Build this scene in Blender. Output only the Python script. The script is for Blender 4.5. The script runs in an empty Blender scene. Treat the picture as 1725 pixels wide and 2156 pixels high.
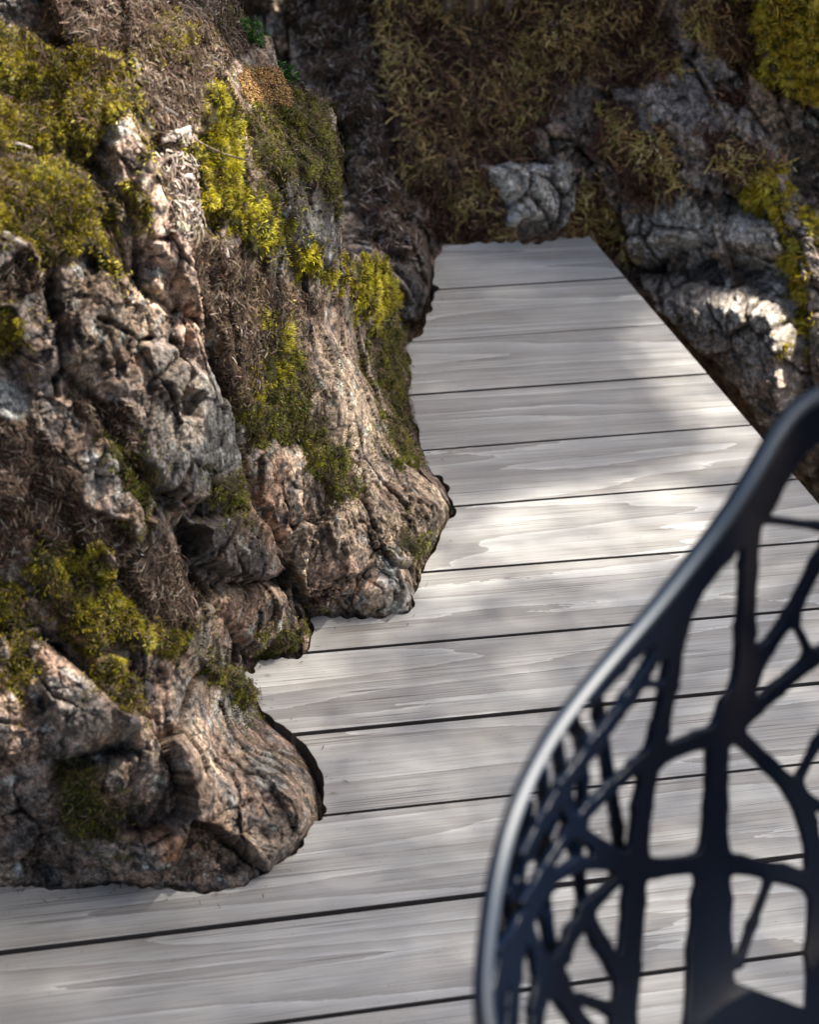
import bpy, bmesh, math, random
import numpy as np
from mathutils import Vector, Matrix
R = math.radians
random.seed(4)
rng = np.random.default_rng(11)
scn = bpy.context.scene
COL = scn.collection

# ---------------------------------------------------------------- camera
PIT, YAW, ROL, CZ = .50404233, .34674426, .0954765, 1.55932
cp, sp, cy, sy, cr, sr = math.cos(PIT), math.sin(PIT), math.cos(YAW), math.sin(YAW), math.cos(ROL), math.sin(ROL)
FW = np.array([sy*cp, cy*cp, -sp]); _rt = np.array([cy, -sy, 0.]); _up = np.cross(_rt, FW)
RT = cr*_rt + sr*_up; UP = -sr*_rt + cr*_up
cam = bpy.data.cameras.new("camera"); camo = bpy.data.objects.new("camera", cam); COL.objects.link(camo)
m = Matrix(((RT[0], UP[0], -FW[0], 0), (RT[1], UP[1], -FW[1], 0), (RT[2], UP[2], -FW[2], CZ), (0, 0, 0, 1)))
camo.matrix_world = m
cam.sensor_fit = 'VERTICAL'; cam.sensor_height = 36; cam.sensor_width = 28.8; cam.lens = 101
cam.clip_start = .05; cam.clip_end = 3000
cam.dof.use_dof = True; cam.dof.focus_distance = 2.98; cam.dof.aperture_fstop = 8.5
scn.camera = camo
# ---------------------------------------------------------------- light
SUN_EL, SUN_AZ = 60., 92.       # azimuth measured clockwise from +Y
w = bpy.data.worlds.new("World"); scn.world = w; w.use_nodes = True
nt = w.node_tree; bg = nt.nodes['Background']
sky = nt.nodes.new('ShaderNodeTexSky'); sky.sky_type = 'NISHITA'; sky.sun_disc = False
sky.sun_elevation = R(SUN_EL); sky.sun_rotation = R(SUN_AZ)
sky.dust_density = 4.; sky.ozone_density = 1.
nt.links.new(sky.outputs[0], bg.inputs[0]); bg.inputs[1].default_value = .10
sl = bpy.data.lights.new("sun", 'SUN'); sl.energy = 4.9; sl.angle = R(.55); sl.color = (1, .965, .92)
so = bpy.data.objects.new("sun", sl); COL.objects.link(so)
SD = np.array([math.sin(R(SUN_AZ))*math.cos(R(SUN_EL)), math.cos(R(SUN_AZ))*math.cos(R(SUN_EL)), math.sin(R(SUN_EL))])
so.rotation_euler = Vector(SD).to_track_quat('Z', 'Y').to_euler(); so.location = (0, 0, 8)
scn.view_settings.view_transform = 'Standard'; scn.view_settings.look = 'None'
scn.view_settings.exposure = 1.12; scn.view_settings.gamma = 1
scn.view_settings.use_white_balance = True; scn.view_settings.white_balance_temperature = 7000
scn.render.engine = 'CYCLES'; scn.cycles.max_bounces = 6

# ---------------------------------------------------------------- survey helpers
F = 7715.26/1.275362
def ray(x, y):
    x = np.asarray(x, float); y = np.asarray(y, float)
    return ((x-862.5)/F)[..., None]*RT - ((y-1078)/F)[..., None]*UP + FW
def atz(x, y, z):
    d = ray(x, y); t = (z-CZ)/d[..., 2]
    return d*t[..., None] + np.array([0, 0, CZ])
def proj(P):
    P = np.asarray(P, float)-np.array([0, 0, CZ]); w_ = P@FW
    return 862.5+F*(P@RT)/w_, 1078-F*(P@UP)/w_, w_

def tag(o, label=None, cat=None, group=None, kind=None):
    if label: o['label'] = label
    if cat: o['category'] = cat
    if group: o['group'] = group
    if kind: o['kind'] = kind
    return o
def link(name, me, mat=None, parent=None):
    o = bpy.data.objects.new(name, me); COL.objects.link(o)
    if mat: me.materials.append(mat)
    if parent: o.parent = parent
    return o
def empty(name, loc=(0, 0, 0)):
    o = bpy.data.objects.new(name, None); COL.objects.link(o); o.location = loc; o.empty_display_size = .1
    return o
def npmesh(name, V, tris=None, quads=None, col=None, smooth=True):
    V = np.asarray(V, np.float32)
    loops = []; starts = []; tot = 0
    if quads is not None and len(quads):
        q = np.asarray(quads, np.int32); loops.append(q.ravel()); starts.append(np.arange(len(q))*4); tot = len(q)*4
    if tris is not None and len(tris):
        t = np.asarray(tris, np.int32); loops.append(t.ravel()); starts.append(tot+np.arange(len(t))*3)
    L = np.concatenate(loops).astype(np.int32); S = np.concatenate(starts).astype(np.int32)
    me = bpy.data.meshes.new(name)
    me.vertices.add(len(V)); me.vertices.foreach_set('co', V.ravel())
    me.loops.add(len(L)); me.loops.foreach_set('vertex_index', L)
    me.polygons.add(len(S)); me.polygons.foreach_set('loop_start', S)
    me.update(calc_edges=True); me.validate()
    if smooth: me.polygons.foreach_set('use_smooth', np.ones(len(me.polygons), bool))
    if col is not None and len(me.vertices) == len(col):
        a = me.color_attributes.new('tint', 'FLOAT_COLOR', 'POINT')
        c4 = np.ones((len(col), 4), np.float32); c4[:, :3] = col
        a.data.foreach_set('color', c4.ravel())
    return me

# ---------------------------------------------------------------- noise in numpy
_perm = np.random.default_rng(3).permutation(4096).astype(np.int64)
_grad = np.random.default_rng(5).normal(size=(4096, 3)); _grad /= np.linalg.norm(_grad, axis=1)[:, None]
def _h(i, j, k): return _perm[(_perm[(_perm[i & 4095]+j) & 4095]+k) & 4095]
def perlin(P):
    P = np.asarray(P, float); I = np.floor(P).astype(np.int64); f = P-I
    u = f*f*f*(f*(f*6-15)+10); out = 0
    for a in (0, 1):
        wa = u[:, 0] if a else 1-u[:, 0]
        for b in (0, 1):
            wb = u[:, 1] if b else 1-u[:, 1]
            for c in (0, 1):
                wc = u[:, 2] if c else 1-u[:, 2]
                g = _grad[_h(I[:, 0]+a, I[:, 1]+b, I[:, 2]+c)]
                out = out + wa*wb*wc*((f-np.array([a, b, c]))*g).sum(1)
    return out*1.6
def fbm(P, f, n=4, gain=.5, seed=0.):
    s = 0; a = 1
    for i in range(n):
        s = s + a*perlin(P*f+seed+i*17.3); f *= 2.03; a *= gain
    return s
def ridged(P, f, n=3, seed=0.):
    s = 0; a = 1
    for i in range(n):
        s = s + a*(1-2*np.abs(perlin(P*f+seed+i*9.1))); f *= 2.1; a *= .5
    return s/1.75
def facets(P, scale, seed=0, stretch=None):
    """fractured faces: every cell is a tilted plane; returns (height, edge distance)"""
    Q = P/scale
    if stretch is not None: Q = Q@stretch
    Q = Q+seed*13.7
    I = np.floor(Q).astype(np.int64)
    d1 = np.full(len(Q), 9.); d2 = np.full(len(Q), 9.); hgt = np.zeros(len(Q))
    for a in (-1, 0, 1):
        for b in (-1, 0, 1):
            for c in (-1, 0, 1):
                J = I+np.array([a, b, c]); h = _h(J[:, 0], J[:, 1], J[:, 2])
                pt = J+.5+.42*_grad[h]
                dv = Q-pt; d = np.sqrt((dv*dv).sum(1))
                g = _grad[(h*7+13) & 4095]
                hh = (dv*g).sum(1)*.68+_grad[(h*3+5) & 4095][:, 0]*.28
                n = d < d1
                d2 = np.where(n, d1, np.minimum(d2, d)); hgt = np.where(n, hh, hgt); d1 = np.where(n, d, d1)
    return hgt*scale, (d2-d1)

def ss(a, b, x):
    t = np.clip((x-a)/(b-a), 0, 1); return t*t*(3-2*t)
# signed distance to a polygon (inside positive)
def psd(X, Y, poly):
    poly = np.asarray(poly, float); sh = X.shape; x = X.ravel(); y = Y.ravel()
    d = np.full(x.shape, 1e9); ins = np.zeros(x.shape, bool); n = len(poly)
    for i in range(n):
        ax, ay = poly[i]; bx, by = poly[(i+1) % n]
        ex, ey = bx-ax, by-ay; L = ex*ex+ey*ey+1e-9
        t = np.clip(((x-ax)*ex+(y-ay)*ey)/L, 0, 1)
        d = np.minimum(d, np.hypot(x-ax-t*ex, y-ay-t*ey))
        if ay != by:
            c = ((ay > y) != (by > y)) & (x < (bx-ax)*(y-ay)/(by-ay)+ax)
            ins ^= c
    return np.where(ins, d, -d).reshape(sh)
class Map:
    """distance to a set of outlines, stored coarsely and looked up in bulk"""
    def __init__(s, polys, st=6., x0=-160, x1=1960, y0=-160, y1=2300):
        s.st, s.x0, s.y0 = st, x0, y0
        gx = np.arange(x0, x1+st, st); gy = np.arange(y0, y1+st, st)
        X, Y = np.meshgrid(gx, gy); s.G = np.full(X.shape, -400.)
        for p in polys:
            p = np.asarray(p, float)
            s.G = np.maximum(s.G, psd(X, Y, p))
    def __call__(s, x, y):
        u = np.clip((x-s.x0)/s.st, 0, s.G.shape[1]-1.001); v = np.clip((y-s.y0)/s.st, 0, s.G.shape[0]-1.001)
        i = u.astype(int); j = v.astype(int); fu = u-i; fv = v-j; G = s.G
        return (G[j, i]*(1-fu)+G[j, i+1]*fu)*(1-fv)+(G[j+1, i]*(1-fu)+G[j+1, i+1]*fu)*fv
class TPS:
    def __init__(s, ctrl, lam=60.):
        c = np.asarray(ctrl, float); s.c = c[:, :2]/1000; n = len(c)
        d = np.hypot(s.c[:, None, 0]-s.c[None, :, 0], s.c[:, None, 1]-s.c[None, :, 1])
        K = np.where(d > 0, d*d*np.log(d+1e-12), 0)+np.eye(n)*lam*1e-6
        A = np.zeros((n+3, n+3)); A[:n, :n] = K; A[:n, n] = 1; A[:n, n+1:] = s.c; A[n, :n] = 1; A[n+1:, :n] = s.c.T
        s.w = np.linalg.solve(A, np.concatenate([c[:, 2], [0, 0, 0]]))
    def __call__(s, x, y):
        x = np.asarray(x, float)/1000; y = np.asarray(y, float)/1000; n = len(s.c)
        o = s.w[n]+s.w[n+1]*x+s.w[n+2]*y
        for i in range(n):
            r2 = (x-s.c[i, 0])**2+(y-s.c[i, 1])**2+1e-14
            o = o+s.w[i]*.5*r2*np.log(r2)
        return o

# ---------------------------------------------------------------- node helpers
def mat(name):
    m_ = bpy.data.materials.new(name); m_.use_nodes = True
    return m_, m_.node_tree.nodes, m_.node_tree.links, m_.node_tree.nodes['Principled BSDF']
def rock_mat(name, rough=.85, bump=.8, fine=1., tintvar=.6, cracks=True):
    m_, N, L, b = mat(name)
    at = N.new('ShaderNodeAttribute'); at.attribute_name = 'tint'
    tc = N.new('ShaderNodeTexCoord')
    def noise(sc, det, ro, vec=None):
        n_ = N.new('ShaderNodeTexNoise'); n_.inputs['Scale'].default_value = sc; n_.inputs['Detail'].default_value = det; n_.inputs['Roughness'].default_value = ro
        L.new(vec or tc.outputs['Object'], n_.inputs['Vector']); return n_
    def mrange(v, a0, a1, b0, b1):
        r_ = N.new('ShaderNodeMapRange'); r_.inputs[1].default_value = a0; r_.inputs[2].default_value = a1; r_.inputs[3].default_value = b0; r_.inputs[4].default_value = b1
        L.new(v, r_.inputs[0]); return r_.outputs[0]
    def mth(op, a_, b_):
        n_ = N.new('ShaderNodeMath'); n_.operation = op
        for i, v in enumerate((a_, b_)):
            if isinstance(v, (int, float)): n_.inputs[i].default_value = v
            else: L.new(v, n_.inputs[i])
        return n_.outputs[0]
    g1 = mrange(noise(420*fine, 6, .72).outputs[0], .36, .64, 1-tintvar, 1+tintvar)
    g2 = mrange(noise(110*fine, 5, .7).outputs[0], .38, .62, .72, 1.3)
    val = mth('MULTIPLY', g1, g2); hgt = mth('MULTIPLY', noise(95*fine, 9, .78).outputs[0], 1.)
    if cracks:
        wn = noise(38, 4, .6); wv = N.new('ShaderNodeVectorMath'); wv.operation = 'MULTIPLY_ADD'; L.new(wn.outputs['Color'], wv.inputs[0]); wv.inputs[1].default_value = (.035, .035, .035); L.new(tc.outputs['Object'], wv.inputs[2])
        for sc, wd, amt in ((17, .022, .55), (46, .035, .5)):
            v_ = N.new('ShaderNodeTexVoronoi'); v_.feature = 'DISTANCE_TO_EDGE'; v_.inputs['Scale'].default_value = sc; L.new(wv.outputs[0], v_.inputs['Vector'])
            gate = mrange(noise(sc*.7, 2, .5).outputs[0], .46, .56, 0, 1)
            c_ = mth('MULTIPLY', mrange(v_.outputs['Distance'], 0, wd, 1, 0), gate)
            val = mth('MULTIPLY', val, mrange(c_, 0, 1, 1, 1-amt-.2)); hgt = mth('SUBTRACT', hgt, mth('MULTIPLY', c_, amt*.9))
            # every fracture piece has its own tilt and tone
            v2 = N.new('ShaderNodeTexVoronoi'); v2.inputs['Scale'].default_value = sc; L.new(wv.outputs[0], v2.inputs['Vector'])
            sx = N.new('ShaderNodeSeparateColor'); L.new(v2.outputs['Color'], sx.inputs[0]); val = mth('MULTIPLY', val, mrange(sx.outputs[0], 0, 1, .8, 1.22))
    mx = N.new('ShaderNodeVectorMath'); mx.operation = 'SCALE'
    L.new(at.outputs['Color'], mx.inputs[0]); L.new(val, mx.inputs['Scale'])
    L.new(mx.outputs[0], b.inputs['Base Color'])
    bp_ = N.new('ShaderNodeBump'); bp_.inputs['Strength'].default_value = bump; bp_.inputs['Distance'].default_value = .006
    L.new(hgt, bp_.inputs['Height']); L.new(bp_.outputs[0], b.inputs['Normal'])
    b.inputs['Roughness'].default_value = rough; b.inputs['Specular IOR Level'].default_value = .3
    return m_
def leaf_mat(name, rough=.55, trans=.25):
    m_, N, L, b = mat(name)
    at = N.new('ShaderNodeAttribute'); at.attribute_name = 'tint'
    L.new(at.outputs['Color'], b.inputs['Base Color'])
    b.inputs['Roughness'].default_value = rough; b.inputs['Specular IOR Level'].default_value = .35
    if trans > 0:
        tr = N.new('ShaderNodeBsdfTranslucent'); L.new(at.outputs['Color'], tr.inputs[0])
        mx = N.new('ShaderNodeMixShader'); mx.inputs[0].default_value = trans
        out = N['Material Output']; L.new(b.outputs[0], mx.inputs[1]); L.new(tr.outputs[0], mx.inputs[2]); L.new(mx.outputs[0], out.inputs[0])
    return m_
M_ROCK = rock_mat('weathered_rock'); M_MOSS = leaf_mat('moss_leaf', .5, .1); M_LIT = leaf_mat('dry_litter', .7, .0)

# ================================================================ DECK
CUT = [(-900, 1900), (-300, 1872), (-60, 1868), (0, 1865), (70, 1866), (110, 1872), (160, 1871), (200, 1866), (235, 1860), (262, 1861), (300, 1868), (330, 1868), (365, 1872), (400, 1878), (436, 1881), (470, 1872), (515, 1866), (530, 1850),
       (565, 1838), (575, 1822), (600, 1808), (625, 1795), (640, 1775), (644, 1752), (655, 1735), (684, 1717), (686, 1700), (680, 1680), (684, 1655), (676, 1625), (668, 1605), (655, 1590), (648, 1572), (618, 1548),
       (600, 1532), (575, 1516), (545, 1490), (538, 1472), (545, 1455), (510, 1430), (512, 1416), (536, 1417), (538, 1395), (560, 1388), (600, 1386), (628, 1388), (650, 1371), (653, 1350), (662, 1325), (652, 1304), (665, 1296), (700, 1300), (760, 1302), (800, 1302), (830, 1294), (860, 1291), (873, 1278),
       (870, 1255), (882, 1232), (890, 1205), (900, 1180), (918, 1155), (930, 1120), (940, 1100), (958, 1085), (962, 1068), (945, 1045), (948, 1030), (930, 1005), (905, 990), (893, 968), (888, 946), (884, 920), (880, 898), (868, 880), (855, 857), (850, 835), (858, 828), (866, 800), (860, 775), (870, 755), (852, 738), (850, 722), (872, 716),
       (893, 695), (895, 670), (908, 655), (912, 620), (924, 608), (910, 592), (916, 570), (912, 548), (932, 528), (930, 515), (1000, 511), (1090, 507), (1110, 512), (1150, 509), (1180, 499), (1210, 500), (1245, 497)]
def densify(pts, step, amp, seed):
    pts = np.array(pts, float); out = []
    for a, b in zip(pts[:-1], pts[1:]):
        n = max(1, int(np.hypot(*(b-a))/step))
        for k in range(n): out.append(a+(b-a)*k/n)
    out.append(pts[-1]); o = np.array(out)
    for _ in range(2): o[1:-1] = .25*o[:-2]+.5*o[1:-1]+.25*o[2:]
    # jigsaw scallops: shallow scoops with a sharp lip between them
    sl_ = np.concatenate([[0], np.cumsum(np.hypot(*np.diff(o, axis=0).T))]); ph = sl_/31.+.55*np.sin(sl_/83.)+.3*np.sin(sl_/37.)
    tn = np.gradient(o, axis=0); tn /= np.linalg.norm(tn, axis=1)[:, None]+1e-9; nr = np.stack([tn[:, 1], -tn[:, 0]], 1)
    o = o+nr*(4.2-7.5*np.abs(np.sin(np.pi*ph)))[:, None]*(.7+.5*np.sin(sl_/61.))[:, None]*amp/3.2
    P3 = np.stack([o[:, 0]/26., o[:, 1]/26., np.full(len(o), seed)], 1)
    o[:, 0] += amp*perlin(P3); o[:, 1] += amp*perlin(P3+31.7)*.8
    return o
cutpx = densify(CUT, 4, 2.4, 2.2)
cutw = atz(cutpx[:, 0], cutpx[:, 1], 0.)[:, :2]
SEAM = {1: [(1181.8, 775.8), (1683.7, 744.5)], 2: [(1108.4, 916.7), (1783.2, 870.2)], 3: [(1095.7, 1060.2), (1896, 1002.8)], 4: [(1127.5, 1208.8), (2018.5, 1139.9)],
        5: [(1223.2, 1358.7), (2007.6, 1296.2)], 6: [(1135, 1535.5), (1200, 1533), (1892.8, 1480), (2200, 1452.2)], 7: [(827.8, 1752.3), (1200, 1720.6), (1739, 1675.4), (2200, 1633.6)],
        8: [(793, 1973.5), (1200, 1931.8), (1542, 1900.3), (2200, 1834.5)], 9: [(873, 2189.1), (1200, 2154), (2200, 2046.8)], 10: [(0, 2559.2), (1200, 2409.6), (2180, 2295)], 11: [(695.7, 2749.8), (1200, 2686.4), (2168, 2555.8)]}
seamline = {}
for n_, l in SEAM.items():
    q = np.array([atz(x/1.27536, y/1.27536, 0.) for x, y in l])
    s_, a_ = np.polyfit(q[:, 0], q[:, 1], 1); seamline[n_] = (a_, s_)
    print('seam', n_, a_, s_)
for n_ in range(12, 24): seamline[n_] = (seamline[11][0]-.14*(n_-11), seamline[11][1])
seamline[0] = (seamline[1][0]+.5, seamline[1][1])
GAP = {1: 3.4, 2: 1.8, 3: 3, 4: 3.2, 5: 4, 6: 4.6, 7: 4, 8: 5.6, 9: 2.4, 10: 6, 11: 4.2}
RX = 1.4430
outline = [tuple(p) for p in cutw]+[(RX, outline_y) for outline_y in (-.1,)]+[(cutw[0][0], -.1)]
outline[len(cutw)-1] = (RX, cutw[-1][1])
def clip(poly, a, s, keep_above):
    out = []; n = len(poly)
    def f(p):
        v = p[1]-(a+s*p[0]); return v if keep_above else -v
    for i in range(n):
        p, q = poly[i], poly[(i+1) % n]; fp, fq = f(p), f(q)
        if fp >= 0: out.append(p)
        if (fp >= 0) != (fq >= 0):
            t = fp/(fp-fq); out.append((p[0]+t*(q[0]-p[0]), p[1]+t*(q[1]-p[1])))
    return out

# weathered timber
mw, N, L, b = mat('weathered_timber')
tc = N.new('ShaderNodeTexCoord'); oi = N.new('ShaderNodeObjectInfo')
def MATH(op, a, b_=None, clampit=False):
    n_ = N.new('ShaderNodeMath'); n_.operation = op; n_.use_clamp = clampit
    for i, v in enumerate((a, b_)):
        if v is None: continue
        if isinstance(v, (int, float)): n_.inputs[i].default_value = v
        else: L.new(v, n_.inputs[i])
    return n_.outputs[0]
def NOISE(vec, scale, det=2, rough=.5):
    n_ = N.new('ShaderNodeTexNoise'); n_.inputs['Scale'].default_value = scale; n_.inputs['Detail'].default_value = det; n_.inputs['Roughness'].default_value = rough
    L.new(vec, n_.inputs['Vector']); return n_.outputs[0]
def SCALEV(vec, s):
    n_ = N.new('ShaderNodeVectorMath'); n_.operation = 'MULTIPLY'; L.new(vec, n_.inputs[0]); n_.inputs[1].default_value = s; return n_.outputs[0]
off = N.new('ShaderNodeCombineXYZ'); L.new(MATH('MULTIPLY', oi.outputs['Random'], 37.), off.inputs[0]); L.new(MATH('MULTIPLY', oi.outputs['Random'], 91.), off.inputs[1])
ad = N.new('ShaderNodeVectorMath'); ad.operation = 'ADD'; L.new(tc.outputs['Object'], ad.inputs[0]); L.new(off.outputs[0], ad.inputs[1]); V0 = ad.outputs[0]
big = NOISE(SCALEV(V0, (.55, 7.2, .4)), 1.15, 3, .4)
rag = NOISE(SCALEV(V0, (40, 160, 1)), 1., 3, .6)
f_ = MATH('ADD', MATH('MULTIPLY', big, 11.), MATH('MULTIPLY', rag, .16))
fr = MATH('FRACT', f_)
rp = N.new('ShaderNodeValToRGB'); L.new(fr, rp.inputs[0]); e = rp.color_ramp.elements
e[0].position = 0; e[0].color = (.55, .55, .53, 1); e[1].position = 1; e[1].color = (.31, .302, .285, 1)
for p_, c_ in ((.05, (.465, .47, .455, 1)), (.2, (.42, .42, .405, 1)), (.6, (.38, .375, .357, 1)), (.985, (.31, .302, .285, 1))):
    z_ = e.new(p_); z_.color = c_
fib = NOISE(SCALEV(V0, (9, 430, 4)), 1., 4, .65)
fib2 = NOISE(SCALEV(V0, (1.6, 120, 4)), 1., 3, .6)
blot = NOISE(V0, 5., 4, .6)
crk = NOISE(SCALEV(V0, (3.2, 560, 4)), 1., 2, .5)
crkm = NOISE(SCALEV(V0, (4, 22, 1)), 1., 2, .5)
hair = MATH('MULTIPLY', MATH('MULTIPLY', MATH('SUBTRACT', crk, .60), 26., True), MATH('MULTIPLY', MATH('SUBTRACT', crkm, .47), 12., True), True)
val = MATH('ADD', MATH('ADD', MATH('MULTIPLY', fib, 1.15), MATH('MULTIPLY', fib2, .38)), MATH('ADD', MATH('MULTIPLY', blot, .42), .03))
mul = N.new('ShaderNodeVectorMath'); mul.operation = 'SCALE'; L.new(rp.outputs[0], mul.inputs[0]); L.new(val, mul.inputs['Scale'])
# short random scratches and specks
vor = N.new('ShaderNodeTexVoronoi'); vor.inputs['Scale'].default_value = 1.; L.new(SCALEV(V0, (75, 130, 30)), vor.inputs['Vector'])
speck = MATH('MULTIPLY', MATH('LESS_THAN', vor.outputs['Distance'], .07), .6)
dark = MATH('MAXIMUM', MATH('MULTIPLY', hair, .8), speck)
dm = N.new('ShaderNodeMix'); dm.data_type = 'RGBA'; L.new(dark, dm.inputs[0]); L.new(mul.outputs[0], dm.inputs[6]); dm.inputs[7].default_value = (.10, .085, .075, 1)
# warm stains
st = N.new('ShaderNodeMix'); st.data_type = 'RGBA'; st.blend_type = 'MULTIPLY'
L.new(MATH('MULTIPLY', MATH('SUBTRACT', NOISE(SCALEV(V0, (3, 6, 1)), 2.3, 4, .6), .5), 3., True), st.inputs[0]); L.new(dm.outputs[2], st.inputs[6]); st.inputs[7].default_value = (.95, .90, .84, 1)
L.new(st.outputs[2], b.inputs['Base Color'])
b.inputs['Roughness'].default_value = .5; b.inputs['Specular IOR Level'].default_value = .45
bm_ = N.new('ShaderNodeBump'); bm_.inputs['Strength'].default_value = .35; bm_.inputs['Distance'].default_value = .0012
L.new(MATH('SUBTRACT', MATH('ADD', MATH('MULTIPLY', fib, .6), MATH('MULTIPLY', fr, .25)), MATH('MULTIPLY', hair, .8)), bm_.inputs['Height']); L.new(bm_.outputs[0], b.inputs['Normal'])

mside, Ns_, Ls_, bs_ = mat('shade_painted_side'); bs_.inputs['Base Color'].default_value = (.085, .075, .07, 1); bs_.inputs['Roughness'].default_value = .9  # board sides coloured dark to stand in for shade in the gaps
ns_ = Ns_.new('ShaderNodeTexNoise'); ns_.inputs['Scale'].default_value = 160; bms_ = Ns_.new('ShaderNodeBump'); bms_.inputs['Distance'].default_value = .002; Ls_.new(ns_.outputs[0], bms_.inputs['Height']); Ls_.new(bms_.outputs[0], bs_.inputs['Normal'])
deck = empty('wooden_deck', (1, 2, 0))
tag(deck, 'weathered grey timber deck whose boards are scribed to the outline of the rock', 'deck')
TH = .026
for n_ in range(0, 21):
    hi = seamline[n_]; lo = seamline[n_+1]
    g0 = GAP.get(n_, 4)*.0006; g1 = GAP.get(n_+1, 4)*.0006
    poly = outline
    if n_ > 0: poly = clip(poly, hi[0]-g0, hi[1], False)
    poly = clip(poly, lo[0]+g1, lo[1], True)
    pp = []
    for p in poly:
        if not pp or (abs(p[0]-pp[-1][0])+abs(p[1]-pp[-1][1])) > 4e-4: pp.append(p)
    if abs(pp[0][0]-pp[-1][0])+abs(pp[0][1]-pp[-1][1]) < 4e-4: pp.pop()
    if len(pp) < 3: continue
    bm = bmesh.new(); dz = random.uniform(-.0006, .0006)
    top = [bm.verts.new((x-1, y-2, dz)) for x, y in pp]
    fc = bm.faces.new(top)
    if fc.normal.z < 0 or fc.calc_area() and (fc.normal_update() or fc.normal.z < 0): fc.normal_flip()
    r_ = bmesh.ops.extrude_face_region(bm, geom=[fc])
    up_ = [v for v in r_['geom'] if isinstance(v, bmesh.types.BMVert)]
    for v in fc.verts: v.co.z -= 0
    # original face goes down, new one stays on top
    newf = [g for g in r_['geom'] if isinstance(g, bmesh.types.BMFace)][0]
    for v in top: v.co.z -= TH
    ed = list(newf.edges)
    try: bmesh.ops.bevel(bm, geom=ed, offset=.0018, segments=2, profile=.6, affect='EDGES', clamp_overlap=True)
    except Exception as ex: print(ex)
    bmesh.ops.recalc_face_normals(bm, faces=bm.faces)
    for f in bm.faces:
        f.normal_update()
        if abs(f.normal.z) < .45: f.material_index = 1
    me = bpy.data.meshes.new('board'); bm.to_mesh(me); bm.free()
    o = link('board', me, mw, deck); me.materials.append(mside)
mj, N2, L2, bj = mat('dark_joist'); bj.inputs['Base Color'].default_value = (.10, .08, .06, 1); bj.inputs['Roughness'].default_value = .8
nz = N2.new('ShaderNodeTexNoise'); nz.inputs['Scale'].default_value = 30; bb = N2.new('ShaderNodeBump'); L2.new(nz.outputs[0], bb.inputs['Height']); L2.new(bb.outputs[0], bj.inputs['Normal'])
for jx, y0, y1 in ((1.30, -.05, 3.2), (1.02, -.05, 2.2), (.72, -.05, 1.9), (.25, -.05, 1.75), (-.2, -.05, 1.7)):
    bm = bmesh.new(); bmesh.ops.create_cube(bm, size=1)
    for v in bm.verts: v.co = Vector((jx-1+v.co.x*.045, (y0+y1)/2-2+v.co.y*(y1-y0), -TH-.052+v.co.z*.1))
    bmesh.ops.bevel(bm, geom=list(bm.edges), offset=.003, segments=1, affect='EDGES')
    me = bpy.data.meshes.new('joist'); bm.to_mesh(me); bm.free(); link('joist', me, mj, deck)

# ================================================================ ROCK SURFACES
cutc = [(x, y, -.03) for x, y in CUT[3::4]]
def near(p): return [(x, y, z) for x, y, z in p]
CA = [(-150, 1866, -.008), (0, 1863, -.008), (130, 1870, -.008), (250, 1860, -.006), (330, 1868, -.008), (430, 1880, -.012), (515, 1866, -.008), (575, 1825, -.008), (640, 1772, -.008), (672, 1715, -.014), (668, 1650, -.022), (642, 1590, -.018), (700, 1700, -.09), (690, 1620, -.08), (600, 1530, -.03), (545, 1480, -.01),
      (0, 1330, .235), (-150, 1330, .25), (200, 1330, .235), (400, 1330, .19), (500, 1400, .085), (0, 1600, .14), (200, 1600, .14), (400, 1600, .11), (550, 1620, .045), (300, 1780, .055), (100, 1780, .045), (500, 1760, .02), (-150, 1600, .14),
      (200, 1200, .29), (0, 1200, .29), (400, 1230, .23), (800, 1750, -.2), (780, 1600, -.22), (600, 1950, -.14), (300, 2000, -.12), (0, 2000, -.12), (700, 1450, -.15)]
CB = [(530, 1400, -.005), (600, 1388, -.01), (650, 1371, -.01), (657, 1300, -.008), (760, 1303, -.008), (865, 1282, -.008), (882, 1205, -.01), (925, 1130, -.01), (955, 1070, -.02), (925, 1003, -.02), (888, 946, -.008), (862, 860, -.006), (866, 770, -.006), (850, 722, .0),
      (700, 1000, .13), (600, 1100, .125), (500, 1200, .14), (600, 1220, .06), (700, 1150, .075), (800, 1150, .04), (600, 900, .22), (700, 850, .2), (800, 900, .075), (650, 650, .3), (720, 550, .29), (780, 620, .18), (700, 300, .42), (600, 150, .5), (500, 0, .58), (400, -100, .64), (700, 100, .45),
      (400, 1340, .16), (400, 1200, .2), (400, 1000, .3), (400, 600, .46), (400, 200, .6), (0, 1330, .235), (0, 1000, .37), (0, 600, .52), (0, 200, .64), (0, -100, .74), (250, 0, .68), (200, 800, .43), (200, 1200, .27), (-150, 1000, .38), (-150, 300, .65), (-150, -100, .76),
      (500, 1500, -.02), (700, 1500, -.12), (900, 1350, -.12), (1050, 1100, -.25), (1000, 800, -.2)]
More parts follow.
